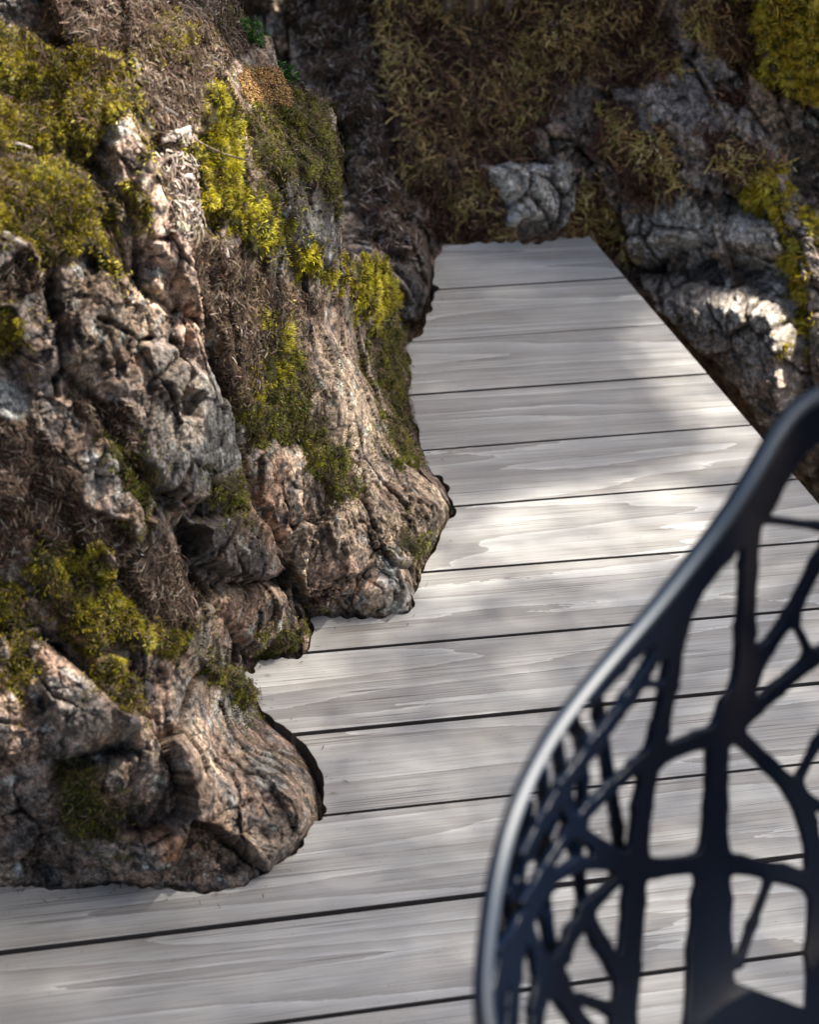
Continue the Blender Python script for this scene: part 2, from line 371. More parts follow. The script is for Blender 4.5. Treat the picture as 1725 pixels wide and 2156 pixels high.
CC = [(930, 515, -.02), (1000, 508, -.02), (1100, 508, -.02), (1245, 497, -.05), (910, 610, -.02), (855, 722, -.03), (800, 800, -.02), (700, 800, -.02), (1000, 0, .27), (1150, 250, .13), (1300, 0, .3), (800, 0, .24), (800, 250, .12), (600, 0, .22), (650, 300, .07), (400, 0, .2), (850, 400, .05),
      (1330, 600, -.09), (1400, 700, -.15), (1500, 800, -.22), (1640, 960, -.31), (1725, 1050, -.35), (1850, 1150, -.4), (1400, 600, -.065), (1500, 640, -.07), (1650, 640, -.03), (1650, 780, -.12), (1700, 900, -.2), (1800, 900, -.17), (1650, 450, .06), (1500, 450, .04), (1350, 470, .0), (1400, 330, .12), (1725, 300, .16), (1725, 0, .38), (1500, 100, .25), (1850, 300, .16), (1850, 0, .37), (1300, -100, .38), (1000, -100, .35), (1850, 600, 0.),
      (1250, 800, -.3), (1100, 800, -.3), (1100, 1100, -.42), (1400, 1100, -.42), (1000, 650, -.22), (1200, 640, -.2)]
tA, tB, tC = TPS(CA), TPS(CB), TPS(CC)
STRETCH = np.linalg.inv(np.array([[1.0, 0, 0], [0, 1, 0], [0, 0, 1.]]) + 0)  # replaced below
# fracture planes run from upper left to lower right of the face: stretch cells along that line
ax = (ray(500, 800)*0 + (-UP*.83 + RT*.5)); ax /= np.linalg.norm(ax)
STRETCH = np.eye(3)-(1-1/1.5)*np.outer(ax, ax)

def grid(bb, step, tz):
    gx = np.arange(bb[0], bb[2]+step, step); gy = np.arange(bb[1], bb[3]+step, step)
    X, Y = np.meshgrid(gx, gy)
    P = atz(X, Y, tz(X, Y)); return X, Y, P
def normals(P):
    du = np.gradient(P, axis=1); dv = np.gradient(P, axis=0)
    n = np.cross(dv, du); n /= np.linalg.norm(n, axis=2)[..., None]+1e-12
    s = np.sign(-(n@FW)); s[s == 0] = 1
    return n*s[..., None]

# ---- what grows or lies where (outlines in survey pixels)
MOSS_Y = Map([[(262, 395), (300, 410), (318, 460), (290, 470), (262, 440)],  # olive to yellow cushion moss
    [(-60, 20), (60, 55), (110, 90), (180, 105), (250, 115), (285, 180), (245, 275), (215, 255), (205, 330), (160, 335), (140, 300), (60, 330), (-60, 300)],
    [(225, 105), (255, 100), (285, 160), (310, 250), (322, 330), (300, 300), (262, 230)],
    [(-60, 330), (100, 318), (190, 360), (235, 430), (255, 480), (240, 520), (262, 590), (210, 560), (170, 535), (90, 560), (60, 520), (-60, 480)],
    [(-60, 640), (20, 650), (35, 740), (-60, 770)],
    [(60, 1180), (120, 1150), (200, 1140), (260, 1260), (330, 1310), (400, 1325), (390, 1375), (260, 1350), (200, 1395), (165, 1350), (80, 1260)],
    [(190, 1390), (240, 1380), (300, 1440), (300, 1490), (240, 1500), (200, 1450)], [(10, 1290), (60, 1280), (70, 1420), (40, 1500), (10, 1450)], [(-60, 1220), (60, 1230), (70, 1300), (-60, 1330)],
    [(95, 1140), (160, 1150), (150, 1230), (100, 1200)],
    [(285, 60), (360, 40), (420, 70), (430, 130), (350, 150), (300, 120)]])
MOSS_B = Map([  # brightest yellow-green, on the crest
    [(425, 185), (470, 175), (500, 235), (508, 330), (515, 400), (560, 470), (585, 530), (545, 545), (470, 480), (425, 430), (420, 370), (405, 330), (405, 290), (430, 300)],
    [(590, 500), (650, 520), (705, 590), (700, 610), (650, 590), (605, 540)],
    [(738, 545), (790, 528), (825, 580), (838, 650), (800, 690), (745, 640)],
    [(545, 650), (590, 650), (605, 700), (590, 780), (565, 830), (525, 850), (530, 760), (560, 720)]])
MOSS_D = Map([  # deep green moss
    [(515, 240), (560, 225), (610, 210), (670, 215), (705, 270), (716, 345), (705, 430), (650, 400), (600, 370), (560, 390), (525, 360)],
    [(520, 380), (560, 390), (600, 480), (560, 500)], [(605, 165), (650, 200), (700, 235), (680, 260), (610, 215)],
    [(500, 830), (560, 840), (600, 700), (640, 740), (665, 860), (655, 940), (590, 930), (530, 940), (495, 900)],
    [(600, 900), (660, 880), (715, 950), (745, 1040), (700, 1070), (650, 1000)],
    [(770, 680), (840, 690), (855, 800), (878, 870), (870, 940), (830, 900), (790, 800)], [(800, 880), (845, 900), (860, 980), (820, 980)],
    [(120, 1660), (200, 1640), (260, 1700), (240, 1780), (140, 1760)], [(430, 1385), (500, 1410), (550, 1480), (530, 1500), (460, 1450)],
    [(230, 930), (290, 950), (320, 1060), (300, 1110), (250, 1020)], [(430, 1000), (500, 1000), (522, 1060), (460, 1080)],
    [(820, 1120), (900, 1130), (890, 1175), (830, 1170)], [(360, 1290), (420, 1300), (400, 1350)], [(440, -60), (470, -60), (500, 30), (470, 40)],
    [(550, 1345), (620, 1330), (655, 1300), (660, 1340), (600, 1380), (545, 1375)]])
LITTER = Map([
    [(110, -60), (560, -60), (530, 100), (440, 175), (400, 290), (415, 440), (480, 520), (600, 600), (690, 640), (640, 690), (560, 740), (540, 860), (490, 860), (450, 690), (415, 600), (400, 560), (345, 440), (330, 340), (310, 250), (285, 110), (180, 100), (110, 60)],
    [(-60, 1050), (150, 1040), (330, 1150), (410, 1280), (420, 1330), (300, 1310), (200, 1140), (80, 1160), (-60, 1230)], [(-60, 870), (60, 880), (180, 1010), (160, 1060), (-60, 1040)],
    [(150, 830), (270, 850), (290, 950), (200, 930)], [(-60, 290), (60, 320), (100, 300), (90, 340), (-60, 345)], [(-60, 560), (60, 530), (100, 600), (40, 640), (-60, 640)],
    [(300, 1100), (380, 1180), (440, 1260), (400, 1290)], [(870, 1180), (920, 1150), (905, 1200), (880, 1290), (862, 1270)]])
SOIL = Map([[(124, 795), (278, 806), (263, 868), (278, 915), (227, 941), (157, 886), (124, 842)], [(-60, 1230), (200, 1150), (420, 1330), (200, 1400), (-60, 1500)]])
FEATHER = Map([  # dry feathery brown moss on the far bank
    [(790, -60), (1330, -60), (1400, 60), (1430, 150), (1370, 190), (1290, 190), (1210, 150), (1170, 210), (1130, 300), (1100, 330), (1010, 340), (1030, 400), (1065, 470), (1050, 505), (920, 510), (905, 440), (860, 330), (830, 250), (800, 120)],
    [(1250, 210), (1330, 230), (1440, 340), (1430, 390), (1370, 430), (1290, 370), (1255, 330)], [(1215, 390), (1270, 380), (1315, 480), (1315, 530), (1230, 515), (1195, 470)], [(1480, 280), (1600, 300), (1640, 350), (1540, 370), (1480, 320)], [(1500, 180), (1580, 200), (1560, 235), (1500, 215)], [(1440, -60), (1540, -60), (1600, 110), (1580, 190), (1530, 120), (1450, 20)]])
YELLOW_R = Map([[(1545, 370), (1600, 340), (1640, 360), (1665, 430), (1660, 490), (1620, 470), (1570, 430)], [(1640, 480), (1680, 500), (1700, 620), (1690, 740), (1665, 640)], [(1690, 430), (1760, 520), (1760, 620), (1700, 520)],
                [(1560, -60), (1760, -60), (1760, 210), (1650, 200), (1600, 130), (1640, 110), (1590, 60)]])
GULLY = Map([[(560, -60), (800, -60), (830, 250), (870, 420), (880, 480), (850, 560), (780, 520), (740, 400), (720, 250), (640, 130)]])

DECKM = Map([[tuple(p) for p in cutpx]+[(1900, 1250), (1950, 2400), (-900, 2400)]], 4.)
def warp(X, Y, P, amp=16., f=22.):
    q = P.reshape(-1, 3); a = fbm(q, f, 3, .6, 4.).reshape(X.shape); b_ = fbm(q, f, 3, .6, 44.).reshape(X.shape)
    return X+amp*a, Y+amp*b_
TAN = np.array([.44, .335, .245]); PINK = np.array([.47, .285, .195]); GREY = np.array([.165, .168, .165]); DARK = np.array([.055, .05, .048]); PALE = np.array([.42, .43, .40]); BROWN = np.array([.13, .085, .055]); RUST = np.array([.34, .17, .08])
BLOTCH = {  # mineral tints; C also paints ledge and crevice shade: centre, radii, colour, strength
    'A': [(380, 1770, 110, 40, RUST, .7), (200, 1700, 150, 110, DARK, .6), (150, 1480, 70, 110, PALE, .35), (120, 1400, 60, 60, PINK, .6), (560, 1630, 40, 60, PALE, .7), (590, 1700, 90, 90, BROWN, .35), (60, 1800, 150, 60, DARK, .5), (560, 1500, 90, 60, BROWN, .5), (500, 1490, 60, 40, PALE, .5), (520, 1780, 120, 60, TAN, .6), (330, 1600, 140, 90, TAN, .4)],
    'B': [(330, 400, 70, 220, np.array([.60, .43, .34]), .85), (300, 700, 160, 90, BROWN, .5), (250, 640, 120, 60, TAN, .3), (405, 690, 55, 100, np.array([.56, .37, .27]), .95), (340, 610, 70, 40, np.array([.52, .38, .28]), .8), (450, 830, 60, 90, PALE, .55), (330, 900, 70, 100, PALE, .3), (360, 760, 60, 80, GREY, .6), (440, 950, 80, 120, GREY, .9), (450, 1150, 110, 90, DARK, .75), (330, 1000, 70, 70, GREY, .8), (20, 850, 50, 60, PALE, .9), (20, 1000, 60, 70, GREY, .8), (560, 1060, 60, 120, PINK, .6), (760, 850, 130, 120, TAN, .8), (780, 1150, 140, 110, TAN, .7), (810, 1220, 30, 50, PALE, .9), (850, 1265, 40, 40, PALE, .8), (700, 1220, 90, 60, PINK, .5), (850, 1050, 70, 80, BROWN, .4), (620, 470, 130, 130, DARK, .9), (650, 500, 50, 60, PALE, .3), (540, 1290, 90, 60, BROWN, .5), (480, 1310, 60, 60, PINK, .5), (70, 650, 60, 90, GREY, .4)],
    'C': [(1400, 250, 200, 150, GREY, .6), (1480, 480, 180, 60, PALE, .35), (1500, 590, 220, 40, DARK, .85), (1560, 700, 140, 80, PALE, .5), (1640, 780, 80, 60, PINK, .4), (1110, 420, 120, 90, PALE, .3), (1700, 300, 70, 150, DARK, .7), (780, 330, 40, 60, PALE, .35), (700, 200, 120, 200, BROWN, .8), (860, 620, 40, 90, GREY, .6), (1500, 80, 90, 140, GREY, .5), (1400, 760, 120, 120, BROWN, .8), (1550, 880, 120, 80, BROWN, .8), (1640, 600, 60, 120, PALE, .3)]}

def build(name, key, X, Y, P, mask, amp=1., dens=1., extra=None, mossy=True, label=None, cat='rock', group=None, kind=None, sd=None, tone=None, facet=(.11, .038), skirt=(.05, .22)):
    """displace, tint and link one rock; returns the surface record used for planting"""
    sh = X.shape; N0 = normals(P); q = P.reshape(-1, 3)
    Xw, Yw = warp(X, Y, P)
    my, mb, md, li = MOSS_Y(Xw, Yw), MOSS_B(Xw, Yw), MOSS_D(Xw, Yw), LITTER(Xw, Yw)
    fe, yr, gu, so_ = FEATHER(Xw, Yw), YELLOW_R(Xw, Yw), GULLY(Xw, Yw), SOIL(Xw, Yw)
    soft = np.maximum.reduce([my, mb, md, li, fe, yr, gu]); S = ss(-4, 10, soft)
    f1, e1 = facets(q+.007*fbm(q, 9, 2)[:, None], facet[0], 1, STRETCH); f2, e2 = facets(q+.002*fbm(q, 30, 2)[:, None], facet[1], 2, STRETCH); f3, e3 = facets(q, .014, 3)
    gz = np.clip(np.abs((N0.reshape(-1, 3)*FW).sum(1))*1.9, .16, 1)
    D = f1*.75+f2*.85+f3*.5+.003*fbm(q, 7, 3)+.0020*ridged(q, 34, 3, 3.)+.0032*fbm(q, 130, 3, .7)
    crack = (.022*ss(.09, 0, e1)*ss(-.25, .25, perlin(q*8+3.)))+.009*ss(.12, 0, e2)*ss(-.1, .3, perlin(q*15+8.))+.0035*ss(.14, 0, e3)*ss(-.3, .2, perlin(q*30+2.))
    D = ((D-crack)*gz).reshape(sh)*amp
    puff = (.012*fbm(q, 22, 3, .5, 5.)+.006*fbm(q, 60, 2, .5, 6.)).reshape(sh)
    D = D*(1-.72*S)+S*(puff*(2.4 if key == 'C' else 1.)+.002)
    D += ss(0, 16, np.maximum.reduce([my, mb, md]))*.009
    D += -.01*ss(0, 30, so_)
    if extra is not None: D = D+extra(X, Y, q)
    inside = DECKM(X, Y)
    D = D*(.25+.75*ss(2, -34, inside))-.03*ss(4, 30, inside)
    VD = P-np.array([0, 0, CZ]); VD = VD/np.linalg.norm(VD, axis=2)[..., None]
    DD = N0*.28-VD*.72; DD = DD/np.linalg.norm(DD, axis=2)[..., None]
    Pn = P+DD*D[..., None]
    # keep rock out of the board plane where boards lie over it
    # ---- colour
    v1 = fbm(q, 10, 4, .6, 1.); v2 = fbm(q, 26, 4, .65, 2.); v3 = fbm(q, 120, 3, .7, 3.); v4 = perlin(q*330+7)
    C = TAN[None]*ss(-.6, .5, v1)[:, None]+(PINK*.6+GREY*.5)[None]*(1-ss(-.6, .5, v1))[:, None]
    def mixc(C, c, w_): w_ = np.clip(w_, 0, 1)[:, None]; return C*(1-w_)+c*w_
    C = mixc(C, GREY, ss(-.15, .5, v2)*.7); C = mixc(C, BROWN, ss(.15, .7, -v2)*.65)
    if tone is not None: C = mixc(C, tone[0], np.full(len(q), tone[1]))
    x_, y_ = Xw.ravel(), Yw.ravel()
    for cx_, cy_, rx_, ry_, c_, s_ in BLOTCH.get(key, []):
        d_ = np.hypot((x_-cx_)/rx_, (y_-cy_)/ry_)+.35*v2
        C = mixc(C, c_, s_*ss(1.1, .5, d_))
    C = mixc(C, PALE, ss(.45, .75, fbm(q, 45, 3, .6, 12.))*.8)
    C = mixc(C, DARK, ss(.25, .65, fbm(q, 38, 3, .6, 16.))*.85)
    if tone is not None and tone[1] >= .7 and key == 'C': C = mixc(C, tone[0], np.full(len(q), .5))
    C = mixc(C, BROWN*.8, ss(.09, .0, e1+.02*v3)*.6)
    C = C*np.clip(1+.65*v3+.45*v4, .25, 2.2)[:, None]
    Sf = S.ravel()
    dirt = np.array([.075, .052, .036])*(1+.5*v3+.35*v4)[:, None]
    C = C*(1-Sf[:, None])+dirt*Sf[:, None]
    mg = ss(0, 12, np.maximum.reduce([my, mb, md, yr])).ravel()
    C = mixc(C, np.array([.045, .042, .012]), mg*.9)
    C = np.clip(C, .012, .7)
    # ---- mesh
    H, W = sh; idx = np.arange(H*W).reshape(H, W)
    fm = (mask[:-1, :-1]+mask[1:, :-1]+mask[:-1, 1:]+mask[1:, 1:])/4 > 0
    quads = np.stack([idx[:-1, :-1], idx[1:, :-1], idx[1:, 1:], idx[:-1, 1:]], -1)[fm]
    used = np.zeros(H*W, bool); used[quads.ravel()] = True
    remap = -np.ones(H*W, np.int64); remap[used] = np.arange(used.sum())
    Vv = Pn.reshape(-1, 3)[used]; Cv = C[used]; quads = remap[quads]
    nx, ny = X.ravel()[used], Y.ravel()[used]
    # close the sides so the rock has a body
    E_ = np.concatenate([quads[:, [0, 1]], quads[:, [1, 2]], quads[:, [2, 3]], quads[:, [3, 0]]])
    key_ = np.sort(E_, 1); kk = key_[:, 0]*len(Vv)+key_[:, 1]
    u_, inv, cnt = np.unique(kk, return_inverse=True, return_counts=True)
    be = E_[cnt[inv] == 1]
    bv = np.unique(be); bmap = -np.ones(len(Vv), np.int64); bmap[bv] = np.arange(len(bv))
    cen = Vv.mean(0)
    inward = cen-Vv[bv]; inward /= np.linalg.norm(inward, axis=1)[:, None]+1e-9
    dirb = FW*1.0+np.array([0, 0, -.35])
    r1 = Vv[bv]+dirb*skirt[0]+inward*.012; r2_ = Vv[bv]+dirb*skirt[1]+inward*.06
    n0 = len(Vv); nb = len(bv)
    allV = np.concatenate([Vv, r1, r2_]); allC = np.concatenate([Cv, Cv[bv], Cv[bv]])
    a_, b_ = be[:, 0], be[:, 1]
    q1 = np.stack([b_, a_, n0+bmap[a_], n0+bmap[b_]], 1); q2 = np.stack([n0+bmap[b_], n0+bmap[a_], n0+nb+bmap[a_], n0+nb+bmap[b_]], 1)
    me = npmesh(name, allV, quads=np.concatenate([quads, q1, q2]), col=allC)
    o = link(name, me, M_ROCK); tag(o, label, cat, group, kind)
    Nn = normals(Pn)
    print(name, len(allV))
    return dict(X=X, Y=Y, P=Pn, N=Nn, m=mask, my=my, mb=mb, md=md, li=li, fe=fe, yr=yr, gu=gu, so=so_, o=o)

STEP = 2.3
def base(bb, tz, poly, wamp=10.):
    X, Y, P = grid(bb, STEP, tz); Xw, Yw = warp(X, Y, P, wamp, 30.)
    sd_ = Map([poly])(Xw, Yw)
    return X, Y, P, sd_
recs = {}
# far bank (the bedrock everything else sits on)
X, Y, P, sdv = base((380, -90, 1830, 1140), tC, [(-200, -200), (1950, -200), (1950, 1250), (-200, 1250)])
under = psd(X, Y, [(940, 560), (1235, 540), (1700, 1100), (1800, 1300), (700, 1300), (880, 760)])
msk = (under < 40)
def exC(X, Y, q):
    # a ledge with a dark overhang beyond the deck
    d = psd(X, Y, [(1300, 545), (1420, 525), (1560, 545), (1700, 560), (1720, 600), (1600, 600), (1450, 585), (1350, 600)])
    g = psd(X, Y, [(770, -100), (800, -100), (830, 250), (880, 420), (850, 430), (800, 300)])
    return -.014*ss(-4, 20, d)-.03*ss(-10, 20, g)
recs['C'] = build('bedrock_bank', 'C', X, Y, P, msk, 1., extra=exC, label='brown bank of bedrock rising behind the far end of the deck', cat='rock bank', kind='structure')
# left outcrop
PB = [(-200, -200), (440, -200), (478, 0), (520, 60), (560, 95), (605, 150), (700, 230), (716, 330), (722, 450), (728, 540), (795, 535), (833, 600), (843, 680), (850, 722), (868, 770), (858, 850), (882, 900), (905, 985), (948, 1040), (960, 1070), (935, 1120), (900, 1190), (875, 1285), (800, 1312), (660, 1312), (655, 1380), (600, 1400), (535, 1410), (500, 1500), (-200, 1500)]
X, Y, P, sdv = base((-100, -90, 990, 1480), tB, PB)
ROCKS_B = {
    'grey': [(110, 560), (150, 540), (240, 560), (330, 620), (420, 690), (440, 760), (480, 850), (500, 940), (520, 1040), (480, 1070), (390, 1060), (290, 1010), (270, 900), (200, 800), (130, 760), (100, 650)]}
def exB(X, Y, q):
    d = 0
    def groove(pts, w_, dep):
        dd = np.full(X.shape, 1e9)
        for (ax_, ay), (bx, by) in zip(pts[:-1], pts[1:]):
            ex_, ey = bx-ax_, by-ay; t = np.clip(((X-ax_)*ex_+(Y-ay)*ey)/(ex_*ex_+ey*ey), 0, 1)
            dd = np.minimum(dd, np.hypot(X-ax_-t*ex_, Y-ay-t*ey))
        wv = w_*(1+.5*perlin(q*40).reshape(X.shape)); return -dep*ss(wv, 0, dd)
    d = groove([(95, 560), (110, 640), (120, 760), (190, 830), (260, 960), (330, 1040), (380, 1120), (420, 1230), (500, 1310), (530, 1400)], 26, .028)
    d = d+groove([(405, 590), (440, 690), (480, 830), (500, 930), (530, 1040), (590, 1160), (620, 1240), (655, 1330)], 16, .026)
    d = d+groove([(660, 900), (740, 1040)], 18, .006)+groove([(760, 760), (870, 900)], 14, .008)
    d = d+groove([(725, 330), (735, 560)], 20, .02)
    d = d+groove([(91, 560), (110, 700), (121, 831)], 12, .03)+groove([(198, 670), (256, 696), (289, 718), (318, 711)], 10, .016)+groove([(289, 720), (263, 795)], 14, .022)+groove([(362, 718), (386, 790), (368, 868)], 12, .02)+groove([(217, 706), (238, 760), (242, 800)], 8, .008)
    pk = psd(X, Y, [(157, 778), (183, 756), (222, 758), (236, 775), (205, 790)]); d = d-.02*ss(-3, 8, pk)
    pk = psd(X, Y, [(368, 815), (415, 828), (402, 882), (366, 880)]); d = d-.035*ss(-6, 14, pk)
    pk = psd(X, Y, [(289, 724), (362, 722), (386, 788), (342, 868), (318, 830), (300, 780)]); d = d+.018*ss(0, 9, pk)
    d = d+groove([(390, 1215), (480, 1235), (590, 1225), (620, 1300)], 14, .02)
    return d
recs['B'] = build('rock_outcrop', 'B', X, Y, P, sdv > 0, 1., extra=exB, label='high mossy rock outcrop rising on the left of the deck', cat='rock', group='rocks beside the deck')
PA = [(-200, 1290), (0, 1315), (100, 1330), (210, 1320), (400, 1335), (440, 1385), (505, 1415), (548, 1462), (545, 1490), (612, 1535), (655, 1575), (695, 1630), (705, 1710), (680, 1760), (655, 1800), (590, 1860), (520, 1905), (440, 1920), (330, 1910), (0, 1905), (-200, 1905)]
X, Y, P, sdv = base((-100, 1280, 720, 1920), tA, PA, 6.)
def exA(X, Y, q):
    d = psd(X, Y, [(100, 1600), (180, 1575), (280, 1545), (320, 1575), (240, 1620), (160, 1650), (105, 1660)])
    e_ = psd(X, Y, [(80, 1380), (150, 1370), (200, 1450), (290, 1500), (300, 1540), (200, 1580), (110, 1540), (70, 1450)])
    g_ = psd(X, Y, [(265, 1540), (285, 1540), (300, 1880), (265, 1880)])
    return -.06*ss(-10, 34, d)+.035*ss(0, 26, e_)-.012*ss(-6, 12, g_)
recs['A'] = build('rock_outcrop', 'A', X, Y, P, sdv > 0, .85, extra=exA, label='low rounded brown rock lobe nearest the camera, with deck boards curving round it', cat='rock', group='rocks beside the deck')

HL = [c for c in CB if c[0] < 450 and c[1] < 1330]+[c for c in CA if c[0] < 500 and c[2] > 0]+[(-400, 1880, -.01), (-1000, 1900, .0), (-60, 1866, -.01), (-1300, 1500, .32), (-1300, 900, .62), (-1300, 0, 1.0), (-1300, -800, 1.3), (-600, -800, 1.1), (0, -800, 1.02), (450, -800, .9)]
HR = [c for c in CC if c[1] < 1000 and not (950 < c[0] < 1300 and c[1] > 520)]+[(2400, 0, .35), (2400, 600, .05), (2400, 1300, -.3), (3000, 0, .4), (3000, 1500, -.4), (2000, 1500, -.45), (2000, 2200, -.55), (3000, 2200, -.5), (1600, -800, .75), (1000, -800, .7), (500, -800, .6), (3000, -800, .8)]
def hillside(bb, ctrl, region, key, label):
    gx = np.arange(bb[0], bb[2]+9, 9.); gy = np.arange(bb[1], bb[3]+9, 9.); X, Y = np.meshgrid(gx, gy); P = atz(X, Y, TPS(ctrl)(X, Y))
    return build('bedrock_hillside', key, X, Y, P, region(X, Y), .9, label=label, cat='rock bank', kind='structure')
hillside((-1300, -800, 520, 1890), HL, lambda X, Y: (X < -80) | ((Y < -70) & (X < 480)), 'none', 'bedrock slope carrying on to the left of the outcrop')
hillside((430, -800, 3000, 2200), HR, lambda X, Y: (X > 1805) | ((Y < -70) & (X > 440)), 'none', 'bedrock slope carrying on to the right of the bank')

def dome(nm, tz, key, poly, H_, w_, label, tone=None, amp=.8, facet=(.07, .025), wamp=8., also=None):
    p = np.array(poly, float); bb = (p[:, 0].min()-26, p[:, 1].min()-26, p[:, 0].max()+26, p[:, 1].max()+26)
    X, Y, P, sd_ = base(bb, tz, poly, wamp)
    return build(nm, key, X, Y, P, sd_ > -14, amp, extra=lambda X, Y, q: H_*np.minimum(1, np.maximum(sd_, 0)/w_)**.75-.03*ss(0, -14, sd_)-.004+(also(X, Y, q) if also else 0), label=label, cat='rock', group='rocks beside the deck', tone=tone, facet=facet, skirt=(.02, .06))
recs['b1'] = dome('fractured_rock', tB, 'B', ROCKS_B['grey'], .03, 24, 'large fractured grey and brown rock in the middle of the left outcrop', tone=(TAN*.8, .35), amp=.7, also=exB)
recs['b2'] = dome('rock_slab', tB, 'B', [(25, 590), (85, 575), (105, 650), (118, 770), (70, 800), (35, 740)], .03, 22, 'small grey rock slab at the left edge below the moss', tone=(GREY, .4))
recs['b3'] = dome('rock_ridge', tB, 'B', [(212, 215), (262, 225), (305, 300), (345, 400), (405, 545), (432, 690), (405, 660), (350, 590), (300, 520), (245, 420), (222, 330)], .034, 20, 'narrow pinkish rock ridge between moss and wood litter at upper left', tone=(np.array([.62, .45, .36]), .75), facet=(.05, .018), amp=.5)
recs['b4'] = dome('ridge_rock', tB, 'B', [(640, 665), (690, 690), (760, 780), (830, 880), (890, 960), (945, 1050), (950, 1075), (925, 1125), (885, 1195), (862, 1275), (800, 1296), (668, 1288), (640, 1250), (600, 1150), (560, 1090), (530, 1010), (530, 955), (600, 935), (670, 930), (660, 800)], .03, 40, 'rough pinkish tan rock ridge running down to the deck edge', tone=(TAN*1.05, .45), facet=(.06, .017), amp=.75)
recs['b5'] = dome('low_rock', tB, 'B', [(425, 1240), (500, 1235), (590, 1240), (640, 1290), (645, 1345), (600, 1380), (535, 1385), (500, 1350)], .022, 24, 'low angular brown rock at the notch in the boards', tone=(PINK*.7, .35))
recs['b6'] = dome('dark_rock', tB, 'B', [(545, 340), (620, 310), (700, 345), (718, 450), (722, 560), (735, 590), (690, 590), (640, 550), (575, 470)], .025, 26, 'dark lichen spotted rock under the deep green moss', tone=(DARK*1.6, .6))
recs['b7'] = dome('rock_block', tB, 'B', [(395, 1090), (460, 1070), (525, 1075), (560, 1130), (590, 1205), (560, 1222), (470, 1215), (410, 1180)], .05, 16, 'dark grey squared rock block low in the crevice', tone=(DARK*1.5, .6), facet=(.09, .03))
recs['c1'] = dome('grey_boulder', tC, 'C', [(1012, 352), (1080, 332), (1150, 345), (1200, 345), (1212, 400), (1190, 470), (1140, 500), (1100, 470), (1065, 480), (1060, 430), (1015, 385)], .06, 26, 'pale grey boulder standing at the far end of the deck', tone=(np.array([.66, .60, .52]), .75))
recs['c2'] = dome('rock_ledge', tC, 'C', [(1312, 465), (1400, 425), (1450, 400), (1530, 440), (1650, 470), (1690, 545), (1640, 555), (1560, 540), (1420, 520), (1340, 550), (1305, 520)], .04, 24, 'pale rock ledge overhanging the dark gap right of the deck', tone=(np.array([.66, .58, .50]), .75))
recs['c3'] = dome('sunlit_slab', tC, 'C', [(1350, 592), (1450, 588), (1560, 605), (1660, 640), (1695, 720), (1700, 840), (1680, 880), (1620, 900), (1560, 810), (1500, 740), (1430, 690), (1390, 640)], .09, 30, 'sunlit rough rock slab below the ledge right of the deck', tone=(np.array([.56, .50, .43]), .7))
recs['c4'] = dome('upper_rock', tC, 'C', [(1310, 185), (1400, 100), (1440, -60), (1550, -60), (1590, 80), (1560, 200), (1640, 290), (1665, 380), (1640, 440), (1530, 395), (1430, 330), (1330, 250)], .05, 44, 'broad grey rock face at the upper right of the bank', tone=(np.array([.52, .44, .39]), .75))
recs['c5'] = dome('mossy_rock', tC, 'C', [(1590, 30), (1640, -60), (1800, -60), (1800, 240), (1720, 225), (1650, 200), (1610, 130)], .08, 40, 'rock capped with bright yellow moss in the top right corner', tone=(DARK*2, .4))
recs['c6'] = dome('steep_rock', tC, 'C', [(1560, 350), (1640, 345), (1690, 430), (1760, 520), (1800, 700), (1760, 860), (1712, 800), (1690, 640), (1650, 500), (1600, 450)], .05, 30, 'steep rock streaked with orange moss at the right edge', tone=(GREY, .4))
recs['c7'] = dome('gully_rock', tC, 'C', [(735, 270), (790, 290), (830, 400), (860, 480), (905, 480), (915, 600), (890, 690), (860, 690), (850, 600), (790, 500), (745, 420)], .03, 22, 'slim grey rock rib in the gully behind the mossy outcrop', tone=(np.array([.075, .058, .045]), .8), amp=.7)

# ================================================================ MOSS, LITTER
def sample(rec, w_, dens, jitter=1.2):
    """pick random surface points with probability w_ per square metre*dens"""
    P = rec['P']; Nn = rec['N']
    du = np.linalg.norm(np.gradient(P, axis=1), axis=2); dv = np.linalg.norm(np.gradient(P, axis=0), axis=2)
    area = np.minimum(du*dv, 2e-5)*rec['m']
    lam = (w_*area*dens).ravel()
    lam[~np.isfinite(lam)] = 0
    k = rng.poisson(lam); i = np.repeat(np.arange(len(k)), k)
    q = P.reshape(-1, 3)[i]; n = Nn.reshape(-1, 3)[i]
    q = q+rng.normal(size=q.shape)*.0006*jitter
    return i, q, n
def unit(v): return v/(np.linalg.norm(v, axis=1)[:, None]+1e-9)
def blades(P, D, Lg, Wd, C, bend, tip=1.75, curl=None, bs=.42):
    n = len(P); D = unit(D); side = unit(np.cross(D, rng.normal(size=(n, 3)))); bd = unit(bend)
    L_ = Lg[:, None]; w2 = Wd[:, None]/2
    mid = P+D*L_*.5+bd*L_*.06
    tp = P+D*L_*.92+bd*L_*.34
    if curl is not None: tp = tp+curl*L_
    V = np.stack([P-side*w2*.8, P+side*w2*.8, mid+side*w2, mid-side*w2, tp], 1).reshape(-1, 3)
    b0 = np.arange(n)*5
    quads = np.stack([b0, b0+1, b0+2, b0+3], 1); tris = np.stack([b0+3, b0+2, b0+4], 1)
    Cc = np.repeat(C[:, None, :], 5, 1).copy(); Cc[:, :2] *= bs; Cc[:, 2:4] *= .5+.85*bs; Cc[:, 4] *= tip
    return V, quads, tris, Cc.reshape(-1, 3)
